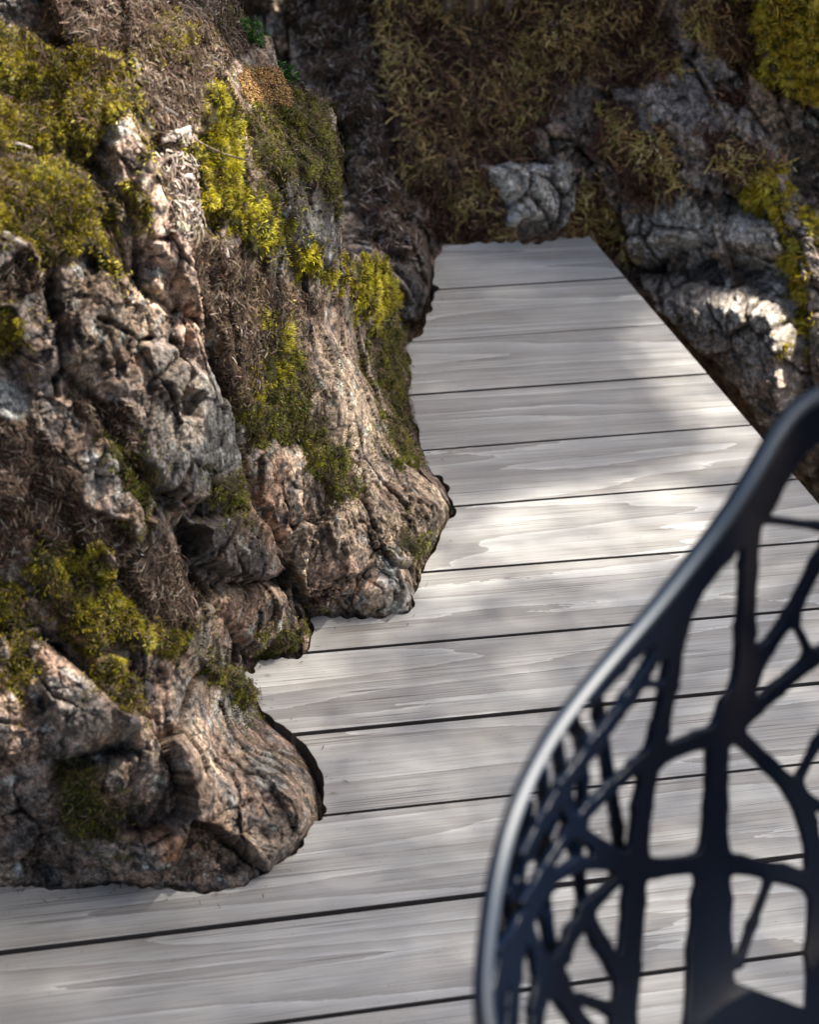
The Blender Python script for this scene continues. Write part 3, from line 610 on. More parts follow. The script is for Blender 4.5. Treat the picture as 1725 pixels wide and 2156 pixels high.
class Bag:
    def __init__(s): s.V, s.Q, s.T, s.C, s.n = [], [], [], [], 0
    def add(s, V, Q, T, C):
        s.V.append(V); s.C.append(C); 
        if Q is not None: s.Q.append(Q+s.n)
        if T is not None: s.T.append(T+s.n)
        s.n += len(V)
    def make(s, name, m_, label, cat, kind='stuff', group=None):
        if not s.n: return
        me = npmesh(name, np.concatenate(s.V), tris=np.concatenate(s.T) if s.T else None, quads=np.concatenate(s.Q) if s.Q else None, col=np.clip(np.concatenate(s.C), 0, 1), smooth=False)
        o = link(name, me, m_); tag(o, label, cat, group, kind); print(name, s.n); return o
UPW = np.array([0, 0, 1.])
def pal(cols, t, q, var=.25):
    """colour along a palette by t in 0..1 with random variation"""
    cols = np.array(cols); t = np.clip(t, 0, .999)*(len(cols)-1); i = t.astype(int); f = (t-i)[:, None]
    c = cols[i]*(1-f)+cols[i+1]*f
    return c*(1+var*rng.normal(size=(len(t), 1)))*(1+.06*rng.normal(size=(len(t), 3)))
def moss(bag, rec, field, dens, Lm, cols, wd=.0008, up=.35, rnd=.5, lo=-8, hi=14, seed=0., brown=0.):
    w_ = ss(lo, hi, field+40*fbm(rec['P'].reshape(-1, 3), 30, 3, .6, seed+3).reshape(field.shape)-11)
    i, q, n = sample(rec, w_, dens)
    if not len(i): return
    cl = np.stack([perlin(q*95+seed), perlin(q*95+seed+50), perlin(q*95+seed+90)], 1)
    D = n*.8+UPW*up+cl*.9+rng.normal(size=q.shape)*rnd*.6
    hgt = 1+.5*perlin(q*70+seed)
    Lg = Lm*hgt*rng.uniform(.6, 1.25, len(q))
    t = .5+.45*fbm(q, 24, 2, .5, seed)+.18*perlin(q*160)+.12*rng.normal(size=len(q))
    C = pal(cols, t, q)
    if brown > 0:
        k = (fbm(q, 30, 2, .6, seed+9)+.3*rng.normal(size=len(q))) > (1-brown)*.8
        C[k] = np.array([.10, .06, .035])*(1+.3*rng.normal(size=(k.sum(), 1)))
    k = rng.uniform(0, 1, len(q)) < .07
    C[k] = C[k]*.5+np.array([.24, .23, .12])
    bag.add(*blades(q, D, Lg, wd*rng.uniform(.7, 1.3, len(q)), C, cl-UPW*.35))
OL = [(.024, .022, .005), (.09, .078, .009), (.26, .215, .012), (.47, .385, .026), (.6, .53, .19)]
BR = [(.07, .065, .006), (.19, .17, .010), (.38, .32, .018), (.55, .46, .035), (.62, .54, .09)]
DG = [(.016, .02, .004), (.05, .055, .008), (.11, .115, .012), (.19, .175, .016), (.28, .23, .03)]
OL, BR, DG = [[tuple(min(.7, 1.3*v) for v in c) for c in p] for p in (OL, BR, DG)]
FE = [(.05, .025, .018), (.14, .07, .04), (.36, .23, .11), (.55, .40, .17), (.42, .36, .09), (.72, .60, .34)]
left = [k for k in recs if k[0] in 'AB' or k[0] == 'b']; rightk = [k for k in recs if k[0] in 'Cc']
bY, bB, bD, bL, bF, bR = Bag(), Bag(), Bag(), Bag(), Bag(), Bag()
for k in left:
    r_ = recs[k]
    moss(bY, r_, r_['my'], 8.5e5, .0050, OL, seed=1., brown=.38)
    moss(bB, r_, r_['mb'], 8.5e5, .0060, BR, seed=2., up=.55, brown=.12)
    moss(bY, r_, np.maximum(r_['my'], r_['mb']), 7e4, .005, OL, seed=6., brown=.3, lo=-60, hi=10)
    moss(bD, r_, r_['md'], 7e4, .0045, DG, seed=8., lo=-60, hi=10)
    moss(bD, r_, r_['md'], 8e5, .0046, DG, seed=3., brown=.12)
for k in rightk:
    r_ = recs[k]; moss(bR, r_, r_['yr'], 3.2e5, .010, [(.18, .12, .012), (.42, .30, .02), (.56, .44, .04), (.66, .58, .14)], seed=5., wd=.0014)
    moss(bD, r_, r_['md'], 3e5, .007, DG, seed=3.)
bY.make('olive_moss', M_MOSS, 'olive and yellow cushion moss in mats over the left outcrop', 'moss')
bB.make('bright_moss', M_MOSS, 'brightest yellow green moss along the crest of the left outcrop', 'moss')
bD.make('dark_moss', M_MOSS, 'deep green moss on the shaded flanks of the rocks', 'moss')
bR.make('golden_moss', M_MOSS, 'golden orange moss on the rocks at the far right', 'moss')
# feathery dry moss: curved strands with side branchlets
def feather(bag, rec, field, dens, Lm, cols, seed=0.):
    w_ = ss(-2, 14, field+34*fbm(rec['P'].reshape(-1, 3), 20, 3, .6, seed).reshape(field.shape)-5)
    i, q, n = sample(rec, w_, dens)
    if not len(i): return
    fl = np.stack([perlin(q*16+seed), perlin(q*16+seed+50), perlin(q*16+seed+90)], 1)
    t = .45+.5*fbm(q, 13, 3, .6, seed)+.15*rng.normal(size=len(q)); C = pal(cols, t, q)
    D = unit(n*.45-UPW*.25+RT*.25+fl*1.5+rng.normal(size=q.shape)*.55)
    p = q+n*rng.uniform(0, .012, (len(q), 1)); Lg = Lm*rng.uniform(.5, 1.3, len(q)); seg = 4
    cv = rng.normal(size=q.shape)*.5
    for s_ in range(seg):
        nd = unit(D+cv*.5+rng.normal(size=q.shape)*.15-UPW*.1)
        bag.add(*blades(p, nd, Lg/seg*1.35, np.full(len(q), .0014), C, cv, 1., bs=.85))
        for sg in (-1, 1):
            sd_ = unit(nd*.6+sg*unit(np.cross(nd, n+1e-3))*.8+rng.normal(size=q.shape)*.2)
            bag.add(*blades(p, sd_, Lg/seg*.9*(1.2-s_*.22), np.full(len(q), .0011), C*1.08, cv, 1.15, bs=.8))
        p = p+nd*(Lg/seg)[:, None]; D = nd
for k in rightk:
    r_ = recs[k]; feather(bF, r_, r_['fe'], 3.6e4, .024, FE, 7.)
bF.make('feather_moss', M_MOSS, 'dry brown feathery moss hanging over the bank behind the deck', 'moss')
# litter: needles, chips
def litter(bag, rec, field, dens, Lm, cols, wd, seed=0., lo=-2, hi=14, lift=.002):
    w_ = ss(lo, hi, field+16*fbm(rec['P'].reshape(-1, 3), 30, 2, .5, seed).reshape(field.shape))
    i, q, n = sample(rec, w_, dens)
    if not len(i): return
    fl = np.stack([perlin(q*9+seed), perlin(q*9+seed+50), perlin(q*9+seed+90)], 1)
    D = fl*.9+rng.normal(size=q.shape)*.7+ax*.4; D = unit(D-n*(D*n).sum(1)[:, None]*.8)
    Lg = Lm*rng.uniform(.35, 1.5, len(q)); C = pal(cols, rng.uniform(0, 1, len(q))**1.4, q, .3)
    q = q+n*rng.uniform(0, lift*2, (len(q), 1))
    sd_ = unit(np.cross(D, n)+rng.normal(size=q.shape)*.25); W_ = (wd*rng.uniform(.5, 1.6, len(q)))[:, None]/2
    e_ = D*Lg[:, None]; bend = n*(Lg*.08)[:, None]
    V = np.stack([q-e_/2-sd_*W_*.6, q-e_/2+sd_*W_*.6, q+bend+sd_*W_, q+bend-sd_*W_, q+e_/2+sd_*W_*.5, q+e_/2-sd_*W_*.5], 1).reshape(-1, 3)
    b0 = np.arange(len(q))*6
    Q = np.concatenate([np.stack([b0, b0+1, b0+2, b0+3], 1), np.stack([b0+3, b0+2, b0+4, b0+5], 1)])
    bag.add(V, Q, None, np.repeat(C, 6, 0))
LT = [(.045, .026, .017), (.085, .05, .032), (.13, .082, .052), (.21, .15, .10), (.40, .34, .28)]
for k in left:
    r_ = recs[k]
    litter(bL, r_, r_['li'], 2.1e5, .0095, LT, .0010)
    litter(bL, r_, np.maximum.reduce([r_['my'], r_['md']])+4, 5.0e4, .008, LT[:3]+[(.16, .11, .07)], .0008, 3., lift=.004)
    gm = ss(1., .35, np.hypot((r_['X']-385)/110, (r_['Y']-395)/170))*40-20
    litter(bL, r_, np.minimum(gm, r_['li']+8), 9e4, .010, [(.20, .14, .10), (.34, .27, .21), (.50, .44, .38), (.62, .57, .51)], .0019, 5., lift=.004)
for k in rightk:
    r_ = recs[k]
    litter(bL, r_, r_['gu'], 6.5e4, .013, LT[:4]+[(.38, .33, .30), (.50, .45, .42)], .0013)
    litter(bL, r_, r_['fe']+10, 4.5e4, .018, [(.07, .03, .022), (.15, .07, .048), (.26, .16, .11)], .0014, 2., lift=.004)
bL.make('forest_litter', M_LIT, 'conifer needles and small weathered wood chips lying among the moss', 'litter')

# ---------------------------------------------------------------- single chips, twig, sprigs, granular cushion
def surf_at(x, y):
    best = None
    for k, r_ in recs.items():
        i = int(round((x-r_['X'][0, 0])/STEP)); j = int(round((y-r_['Y'][0, 0])/STEP))
        if 2 <= i < r_['X'].shape[1]-2 and 2 <= j < r_['X'].shape[0]-2 and r_['m'][j, i]:
            p = r_['P'][j, i]; d = (p-np.array([0, 0, CZ]))@FW
            if best is None or d < best[0]: best = (d, p, r_['N'][j-2:j+3, i-2:i+3].reshape(-1, 3).mean(0))
    return best[1], best[2]/np.linalg.norm(best[2])
mchip = rock_mat('weathered_chip', .75, .3, 1., .3, False)
def chip(name, x, y, ang, Lp, Wp, col, label, th=.3, cat='wood chip', group='weathered wood chips'):
    p, n = surf_at(x, y); n = unit((n*.5-FW*.6+UPW*.3)[None])[0]
    d = math.cos(R(ang))*RT+math.sin(R(ang))*UP; d = d-n*(d@n); d /= np.linalg.norm(d); s_ = np.cross(n, d); px_ = .00052
    L_, W_ = Lp*px_, Wp*px_; M_, K_ = 12, 8; V = []
    for i in range(M_+1):
        t = i/M_; wv = (.55+.45*math.sin(math.pi*min(1, t*1.3+.15)))*(1+.12*random.uniform(-1, 1)); bn = .06*math.sin(t*3+x)
        for k in range(K_):
            a = 2*math.pi*k/K_; V.append(d*((t-.5)*L_+random.uniform(-.04, .04)*W_*(i in (0, M_))*4)+s_*(math.cos(a)*W_/2*wv+bn*L_)+n*(math.sin(a)*W_*th/2*(1+.3*random.uniform(-1, 1))+W_*th*.6))
    V = np.array(V); i_ = np.arange(M_)[:, None]; k_ = np.arange(K_)[None]
    q = np.stack(np.broadcast_arrays(i_*K_+k_, (i_+1)*K_+k_, (i_+1)*K_+(k_+1) % K_, i_*K_+(k_+1) % K_), -1).reshape(-1, 4)
    caps = [[0, k, k+1] for k in range(1, K_-1)]+[[M_*K_, M_*K_+k+1, M_*K_+k] for k in range(1, K_-1)]
    st_ = np.array(col)*(1+.22*np.sin(np.arange(len(V)) % K_*2.1))[:, None]
    me = npmesh(name, V, tris=caps, quads=q, col=np.clip(st_, 0, 1), smooth=False); o = link(name, me, mchip); o.location = p; tag(o, label, cat, group)
chip('wood_chip', 362, 282, 18, 62, 24, (.46, .41, .36), 'largest pale grey chip, broad and split, lying in the litter of the upper left outcrop')
chip('wood_chip', 345, 345, 32, 66, 12, (.40, .34, .29), 'long pale splinter chip slanting just below the broad grey one')
chip('wood_chip', 335, 222, -32, 74, 13, (.17, .14, .12), 'dark grey narrow chip slanting down above the broad pale one')
chip('wood_chip', 378, 372, 8, 44, 20, (.55, .50, .46), 'short whitish chip in the brightest heap of litter')
chip('wood_chip', 472, 522, -70, 40, 14, (.50, .44, .38), 'small pale chip at the foot of the bright moss crest')
chip('wood_chip', 14, 505, -25, 44, 13, (.50, .45, .40), 'pale chip at the left edge below the olive moss')
chip('wood_chip', 30, 300, -20, 58, 9, (.42, .36, .31), 'thin pale chip at the left edge between two moss mats')
chip('twig', 462, 322, -14, 110, 5, (.22, .17, .13), 'thin brown twig lying across the bright moss', 1., 'twig', None)
chip('wood_chip', 300, 1470, 80, 36, 6, (.60, .56, .50), 'white upright splinter beside moss on the lobe nearest the camera')
def sprig(x, y, R_, nb_, cols, label):
    p, n = surf_at(x, y); bag = Bag(); cnt_ = nb_*26
    for b_ in range(nb_):
        a = R(200*(b_/(nb_-1))-10)+random.uniform(-.2, .2); d0 = math.cos(a)*RT*.9+math.sin(a)*UP*.9-FW*.7
        for s_ in range(9):
            t = s_/8; c0 = d0*R_*t*random.uniform(.85, 1.1)
            k = 5; Pp = np.repeat((c0)[None], k, 0)+rng.normal(size=(k, 3))*R_*.06; Dd = d0*.8+rng.normal(size=(k, 3))*.75
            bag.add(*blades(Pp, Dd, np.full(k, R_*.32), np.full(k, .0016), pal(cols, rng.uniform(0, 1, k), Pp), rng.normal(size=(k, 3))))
    me = npmesh('green_sprig', np.concatenate(bag.V), tris=np.concatenate(bag.T), quads=np.concatenate(bag.Q), col=np.clip(np.concatenate(bag.C), 0, 1), smooth=False)
    o = link('green_sprig', me, M_MOSS); o.location = p+n*.004; tag(o, label, 'small plant')
GC = [(.02, .07, .015), (.05, .17, .03), (.12, .30, .05)]
sprig(515, 92, .020, 9, GC, 'small green leafy sprig at the top of the mossy outcrop')
sprig(592, 168, .017, 9, GC, 'bright green sprig beside the orange granular cushion')
gb = Map([[(495, 165), (520, 140), (560, 150), (600, 195), (606, 225), (590, 240), (540, 225), (505, 215)]])
bag = Bag(); oct_ = np.array([[1, 0, 0], [-1, 0, 0], [0, 1, 0], [0, -1, 0], [0, 0, 1], [0, 0, -1]], float); of_ = np.array([[0, 2, 4], [2, 1, 4], [1, 3, 4], [3, 0, 4], [2, 0, 5], [1, 2, 5], [3, 1, 5], [0, 3, 5]])
for k in left:
    r_ = recs[k]; i, q, n = sample(r_, ss(-2, 4, gb(r_['X'], r_['Y'])), 4.0e5)
    if not len(i): continue
    q = q+n*rng.uniform(0, .004, (len(q), 1)); sz = rng.uniform(.0007, .0013, (len(q), 1, 1)); V = (q[:, None]+oct_[None]*sz).reshape(-1, 3)
    C = pal([(.14, .06, .02), (.32, .17, .05), (.45, .27, .10), (.50, .36, .18)], rng.uniform(0, 1, len(q)), q)
    bag.add(V, None, (np.arange(len(q))[:, None, None]*6+of_[None]).reshape(-1, 3), np.repeat(C, 6, 0))
bag.make('granular_moss', M_LIT, 'orange granular cushion moss on the crest between yellow and green moss', 'moss')

nb_ = Bag(); k = 150; ii = rng.integers(40, len(cutpx)-40, k); pc = cutpx[ii]; tnn = cutpx[np.minimum(ii+3, len(cutpx)-1)]-cutpx[ii-3]; tnn /= np.linalg.norm(tnn, axis=1)[:, None]+1e-9
pc = pc+np.stack([-tnn[:, 1], tnn[:, 0]], 1)*rng.exponential(11, (k, 1))
ok = DECKM(pc[:, 0], pc[:, 1]) > 3; pc = pc[ok]; k = len(pc); q = atz(pc[:, 0], pc[:, 1], .0016); a_ = rng.uniform(0, math.pi, k); d_ = np.stack([np.cos(a_), np.sin(a_), np.zeros(k)], 1); sd_ = np.stack([-np.sin(a_), np.cos(a_), np.zeros(k)], 1)
Lg = rng.uniform(.002, .011, (k, 1)); Wg = rng.uniform(.0003, .0007, (k, 1))
V = np.stack([q-d_*Lg/2, q-sd_*Wg+UPW*.0007, q+d_*Lg/2, q+sd_*Wg+UPW*.0007], 1).reshape(-1, 3); b0 = np.arange(k)*4
nb_.add(V, np.stack([b0, b0+1, b0+2, b0+3], 1), None, np.repeat(pal(LT[:4], rng.uniform(0, 1, k), q), 4, 0)); nb_.make('fallen_needles', M_LIT, 'few brown needles fallen on the boards beside the rock', 'litter')

# ================================================================ CHAIR
mc, Nc, Lc, bc = mat('dark_moulded_plastic')
bc.inputs['Base Color'].default_value = (.0006, .0042, .0135, 1); bc.inputs['Roughness'].default_value = .34; bc.inputs['Specular IOR Level'].default_value = .16
tcn = Nc.new('ShaderNodeTexCoord'); nn = Nc.new('ShaderNodeTexNoise'); nn.inputs['Scale'].default_value = 900; nn.inputs['Detail'].default_value = 2; Lc.new(tcn.outputs['Object'], nn.inputs['Vector'])
bb = Nc.new('ShaderNodeBump'); bb.inputs['Strength'].default_value = .12; bb.inputs['Distance'].default_value = .0005; Lc.new(nn.outputs[0], bb.inputs['Height']); Lc.new(bb.outputs[0], bc.inputs['Normal'])
CC0 = np.array([.775, 1.12]); PH0 = R(85)
RIM = [(1725, 815, .805), (1680, 840, .802), (1640, 890, .793), (1610, 950, .782), (1560, 1040, .762), (1500, 1120, .743), (1440, 1200, .727), (1370, 1290, .71), (1290, 1380, .696), (1220, 1465, .686), (1165, 1540, .678), (1120, 1620, .671), (1085, 1700, .662), (1060, 1780, .652), (1035, 1900, .634), (1020, 2050, .606), (1010, 2156, .588)]
rt_ = []
for x_, y_, z_ in RIM:
    q = atz(x_, y_, z_); a_ = (math.atan2(q[1]-CC0[1], q[0]-CC0[0]) % (2*math.pi))-PH0
    rt_.append((a_, math.hypot(*(q[:2]-CC0)), z_)); 
print('rim', [(round(math.degrees(a)), round(r, 3), z) for a, r, z in rt_])
rt_ = [p for i, p in enumerate(rt_) if i == 0 or p[0] > max(a for a, _, _ in rt_[:i])+.01]
last = rt_[-1]
tbl = [(0., rt_[0][1]+.004, .808)]+rt_+[(R(125), .285, .53), (R(150), .265, .475), (R(180), .245, .452)]
tt = np.array(tbl); 
tbl2 = [p for p in tbl if not (last[0] < p[0] <= last[0]+.1 and p is not last)]
_tg = np.radians(np.arange(-40, 221, .5)); _t2 = np.array(tbl2); _ta = np.where(np.abs(_tg) > math.pi, 2*math.pi-np.abs(_tg), np.abs(_tg))
_rr = np.interp(_ta, _t2[:, 0], _t2[:, 1]); _zz = np.interp(_ta, _t2[:, 0], _t2[:, 2]); _kk = np.exp(-.5*(np.arange(-16, 17)/6.)**2); _kk /= _kk.sum()
_rr[16:-16] = np.convolve(_rr, _kk, 'valid'); _zz[16:-16] = np.convolve(_zz, _kk, 'valid')
def rimf(th):
    th = np.abs((np.asarray(th)+math.pi) % (2*math.pi)-math.pi); t_ = None
    return np.interp(th, _tg, _rr), np.interp(th, _tg, _zz)
def surf(th, v, off_=0.):
    rr, zr = rimf(th); v1 = np.clip(v, 0, 1)
    r = np.where(v >= 0, .16+(rr-.16)*(1-(1-v1)**2.4), .16*(1+v)); z = np.where(v >= 0, .45+(zr-.45)*v1**1.35, .45-.010*(1-(1+v)**2))
    r = r+off_*np.where(v >= 0, np.minimum(1, v1*3+.1), 0); z = z-off_*np.where(v >= 0, np.maximum(0, 1-v1*3), 1)
    a = PH0+th
    return np.stack([CC0[0]+r*np.cos(a), CC0[1]+r*np.sin(a), z], -1)
NET = [[(1800, 860, 112), (1725, 868, 110), (1672, 905, 106), (1632, 968, 100), (1600, 1040, 88), (1562, 1098, 70), (1520, 1160, 56), (1468, 1228, 50), (1425, 1288, 42), (1378, 1335, 30), (1310, 1408, 22), (1252, 1478, 18)],  # member polylines in survey pixels: (x, y, width)
    [(1590, 1090, 34), (1583, 1200, 30), (1577, 1330, 34), (1574, 1443, 44), (1552, 1490, 52), (1536, 1535, 58)],
    [(1615, 1096, 18), (1725, 1110, 17), (1850, 1122, 18)],
    [(1568, 1470, 28), (1620, 1370, 26), (1673, 1296, 26), (1725, 1190, 25), (1800, 1050, 26)],
    [(1560, 1525, 34), (1640, 1455, 28), (1713, 1392, 30), (1800, 1330, 26)], [(1673, 1300, 14), (1713, 1385, 18)],
    [(1455, 1262, 40), (1436, 1320, 32), (1420, 1420, 29), (1396, 1540, 31), (1377, 1605, 34), (1359, 1700, 34), (1348, 1815, 40), (1341, 1900, 42), (1330, 2040, 46), (1318, 2156, 50), (1318, 2300, 50)],
    [(1425, 1315, 22), (1390, 1378, 22), (1330, 1475, 22), (1258, 1570, 24), (1196, 1654, 22), (1150, 1730, 18), (1112, 1800, 16)],
    [(1354, 1441, 13), (1425, 1447, 14)],
    [(1536, 1545, 46), (1480, 1560, 34), (1396, 1592, 34), (1350, 1613, 24), (1290, 1662, 20), (1250, 1702, 20), (1205, 1752, 18), (1150, 1840, 16), (1110, 1900, 14)],
    [(1518, 1570, 42), (1514, 1700, 42), (1509, 1804, 58), (1505, 1900, 78), (1500, 2000, 90), (1502, 2156, 110), (1510, 2300, 130)],
    [(1570, 1560, 34), (1625, 1612, 30), (1680, 1668, 38), (1705, 1730, 36), (1722, 1810, 40), (1730, 1880, 44), (1725, 2000, 50), (1722, 2200, 60)],
    [(1680, 1655, 18), (1725, 1567, 18), (1800, 1450, 20)], [(1690, 1672, 20), (1800, 1740, 24)],
    [(1320, 1822, 46), (1380, 1830, 40), (1477, 1820, 38), (1560, 1820, 38), (1650, 1838, 38), (1725, 1862, 44), (1850, 1890, 44)],
    [(1622, 1862, 14), (1590, 1945, 16), (1560, 2030, 20)],
    [(1318, 1820, 40), (1270, 1785, 32), (1220, 1745, 28), (1185, 1690, 16)],
    [(1305, 1818, 34), (1225, 1820, 26), (1165, 1852, 24), (1115, 1935, 26), (1070, 2000, 24), (1050, 2110, 26), (1046, 2200, 26)],
    [(1310, 1850, 24), (1255, 1900, 24), (1215, 1960, 26), (1190, 2015, 28), (1160, 2060, 36)],
    [(1236, 1915, 26), (1270, 1985, 28), (1305, 2040, 28), (1325, 2080, 26)],
    [(1120, 1960, 18), (1150, 2040, 34), (1175, 2070, 54), (1200, 2110, 30), (1240, 2170, 34), (1300, 2260, 40)],
    [(1150, 2070, 34), (1138, 2120, 26), (1132, 2200, 26)], [(1110, 1935, 18), (1090, 2060, 22), (1080, 2200, 26)],
    [(1225, 2100, 24), (1290, 2120, 22), (1320, 2110, 22)]]
SEATP = [(1490, 2400), (1492, 2050), (1564, 2072), (1620, 2094), (1688, 2118), (1730, 2130), (1900, 2170), (1900, 2400)]
NET2 = [  # outer ribs that run up to the rim
    [(1262, 1440, 16), (1272, 1520, 22), (1290, 1640, 22), (1308, 1740, 20), (1314, 1830, 20)], [(1212, 1500, 16), (1224, 1545, 22), (1245, 1590, 20)],
    [(1232, 1540, 16), (1236, 1640, 18), (1234, 1730, 18), (1215, 1790, 16)], [(1180, 1560, 18), (1196, 1660, 24), (1214, 1740, 24), (1226, 1830, 20), (1238, 1915, 18)],
    [(1150, 1620, 16), (1158, 1720, 22), (1152, 1850, 20), (1158, 1930, 20), (1176, 2050, 24)], [(1122, 1690, 16), (1108, 1790, 16), (1098, 1900, 16), (1100, 1990, 18)], [(1085, 1760, 14), (1078, 1880, 16), (1090, 1980, 20), (1070, 2080, 24)],
    [(1205, 1690, 14), (1160, 1745, 16), (1120, 1810, 16)], [(1050, 1900, 14), (1056, 2000, 20), (1045, 2120, 24)], [(1170, 1870, 16), (1130, 1880, 14), (1100, 1860, 14)]]
GEN = []
def seg_sdf(U, W, lines, k):
    acc = np.zeros(U.shape)
    for ln in lines:
        for (x0, y0, w0), (x1, y1, w1) in zip(ln[:-1], ln[1:]):
            ex, ey = x1-x0, y1-y0; t = np.clip(((U-x0)*ex+(W-y0)*ey)/(ex*ex+ey*ey+1e-12), 0, 1)
            d = np.hypot(U-x0-t*ex, W-y0-t*ey)-(w0+(w1-w0)*t)/2
            acc += np.exp(-np.clip(d/k, -30, 30))
    return -k*np.log(acc+1e-30)
def iso(V, Nn, f, thick, name, par, wall=True):
    H, W_ = f.shape; idx = np.arange(H*W_).reshape(H, W_)
    a, b, c, d = idx[:-1, :-1].ravel(), idx[1:, :-1].ravel(), idx[1:, 1:].ravel(), idx[:-1, 1:].ravel()
    T = np.concatenate([np.stack([a, b, c], 1), np.stack([a, c, d], 1)])
    F_ = f.ravel(); P = V.reshape(-1, 3); G = Nn.reshape(-1, 3); ins = F_[T] < 0; cnt = ins.sum(1)
    out = [T[cnt == 3]]; newk, newv = [], []
    nP = len(P)
    def cut(i, j):
        lo, hi = np.minimum(i, j), np.maximum(i, j); return lo*nP+hi
    pend = []
    for cval in (1, 2):
        Tc = T[cnt == cval]; ic = ins[cnt == cval]
        s_ = np.argmax(ic if cval == 1 else ~ic, axis=1); r0 = np.arange(len(Tc))
        A, B, C_ = Tc[r0, s_], Tc[r0, (s_+1) % 3], Tc[r0, (s_+2) % 3]
        pend.append((cval, A, B, C_, cut(A, B), cut(A, C_)))
    keys = np.unique(np.concatenate([p[4] for p in pend]+[p[5] for p in pend]))
    i_, j_ = keys//nP, keys % nP; t = F_[i_]/(F_[i_]-F_[j_]+1e-15); t = t[:, None]
    NP_ = P[i_]*(1-t)+P[j_]*t; NG = G[i_]*(1-t)+G[j_]*t
    for cval, A, B, C_, k1, k2 in pend:
        e1 = nP+np.searchsorted(keys, k1); e2 = nP+np.searchsorted(keys, k2)
        if cval == 1: out.append(np.stack([A, e1, e2], 1))
        else: out.append(np.stack([e1, B, C_], 1)); out.append(np.stack([e1, C_, e2], 1))
    T = np.concatenate(out); P = np.concatenate([P, NP_]); G = np.concatenate([G, NG]); G /= np.linalg.norm(G, axis=1)[:, None]
    T = T[(T[:, 0] != T[:, 1]) & (T[:, 1] != T[:, 2]) & (T[:, 0] != T[:, 2])]
    used = np.unique(T); rm = -np.ones(len(P), np.int64); rm[used] = np.arange(len(used)); T = rm[T]; P = P[used]; G = G[used]; n = len(P)
    E_ = np.concatenate([T[:, [0, 1]], T[:, [1, 2]], T[:, [2, 0]]]); kk = np.sort(E_, 1); kk = kk[:, 0]*n+kk[:, 1]
    u_, inv, c_ = np.unique(kk, return_inverse=True, return_counts=True); be = E_[c_[inv] == 1]
    # rounded border: border vertices sit a little inside the thickness, walls between
    isb = np.zeros(n, bool); isb[be.ravel()] = True; ch = .0014
    front = P+G*np.where(isb, ch, 0)[:, None]; back = P+G*(thick-np.where(isb, ch, 0))[:, None]
    VV = np.concatenate([front, back]); tris = np.concatenate([T, T[:, ::-1]+n])
    q = np.stack([be[:, 1], be[:, 0], be[:, 0]+n, be[:, 1]+n], 1)
    # mirror to the other half of the chair
    mir = VV.copy(); d_ = VV[:, :2]-CC0; axd = np.array([math.cos(PH0), math.sin(PH0)]); pr = d_@axd
    mir[:, :2] = CC0+2*pr[:, None]*axd-d_
    if name == 'outer_rib':
        link(name, npmesh(name, mir-np.array([CC0[0], CC0[1], 0]), tris=tris[:, ::-1], quads=q[:, ::-1]), mc, par)
        return link(name, npmesh(name, VV-np.array([CC0[0], CC0[1], 0]), tris=tris, quads=q), mc, par)
    m2 = len(VV); VV = np.concatenate([VV, mir]); tris = np.concatenate([tris, tris[:, ::-1]+m2]); q = np.concatenate([q, q[:, ::-1]+m2])
    me = npmesh(name, VV-np.array([CC0[0], CC0[1], 0]), tris=tris, quads=q)
    return link(name, me, mc, par)
mrim, Nr, Lr, br_ = mat('rim_glint_plastic'); br_.inputs['Base Color'].default_value = (.014, .030, .052, 1); br_.inputs['Roughness'].default_value = .5; br_.inputs['Specular IOR Level'].default_value = .72  # chair plastic again, sun glint built into lighter colour and stronger specular
nr_ = Nr.new('ShaderNodeTexNoise'); nr_.inputs['Scale'].default_value = 700; bn_ = Nr.new('ShaderNodeBump'); bn_.inputs['Strength'].default_value = .1; bn_.inputs['Distance'].default_value = .0005; Lr.new(nr_.outputs[0], bn_.inputs['Height']); Lr.new(bn_.outputs[0], br_.inputs['Normal'])
chair = empty('armchair', (CC0[0], CC0[1], 0))
tag(chair, 'dark navy plastic armchair with a moulded openwork shell of branching ribs', 'chair')
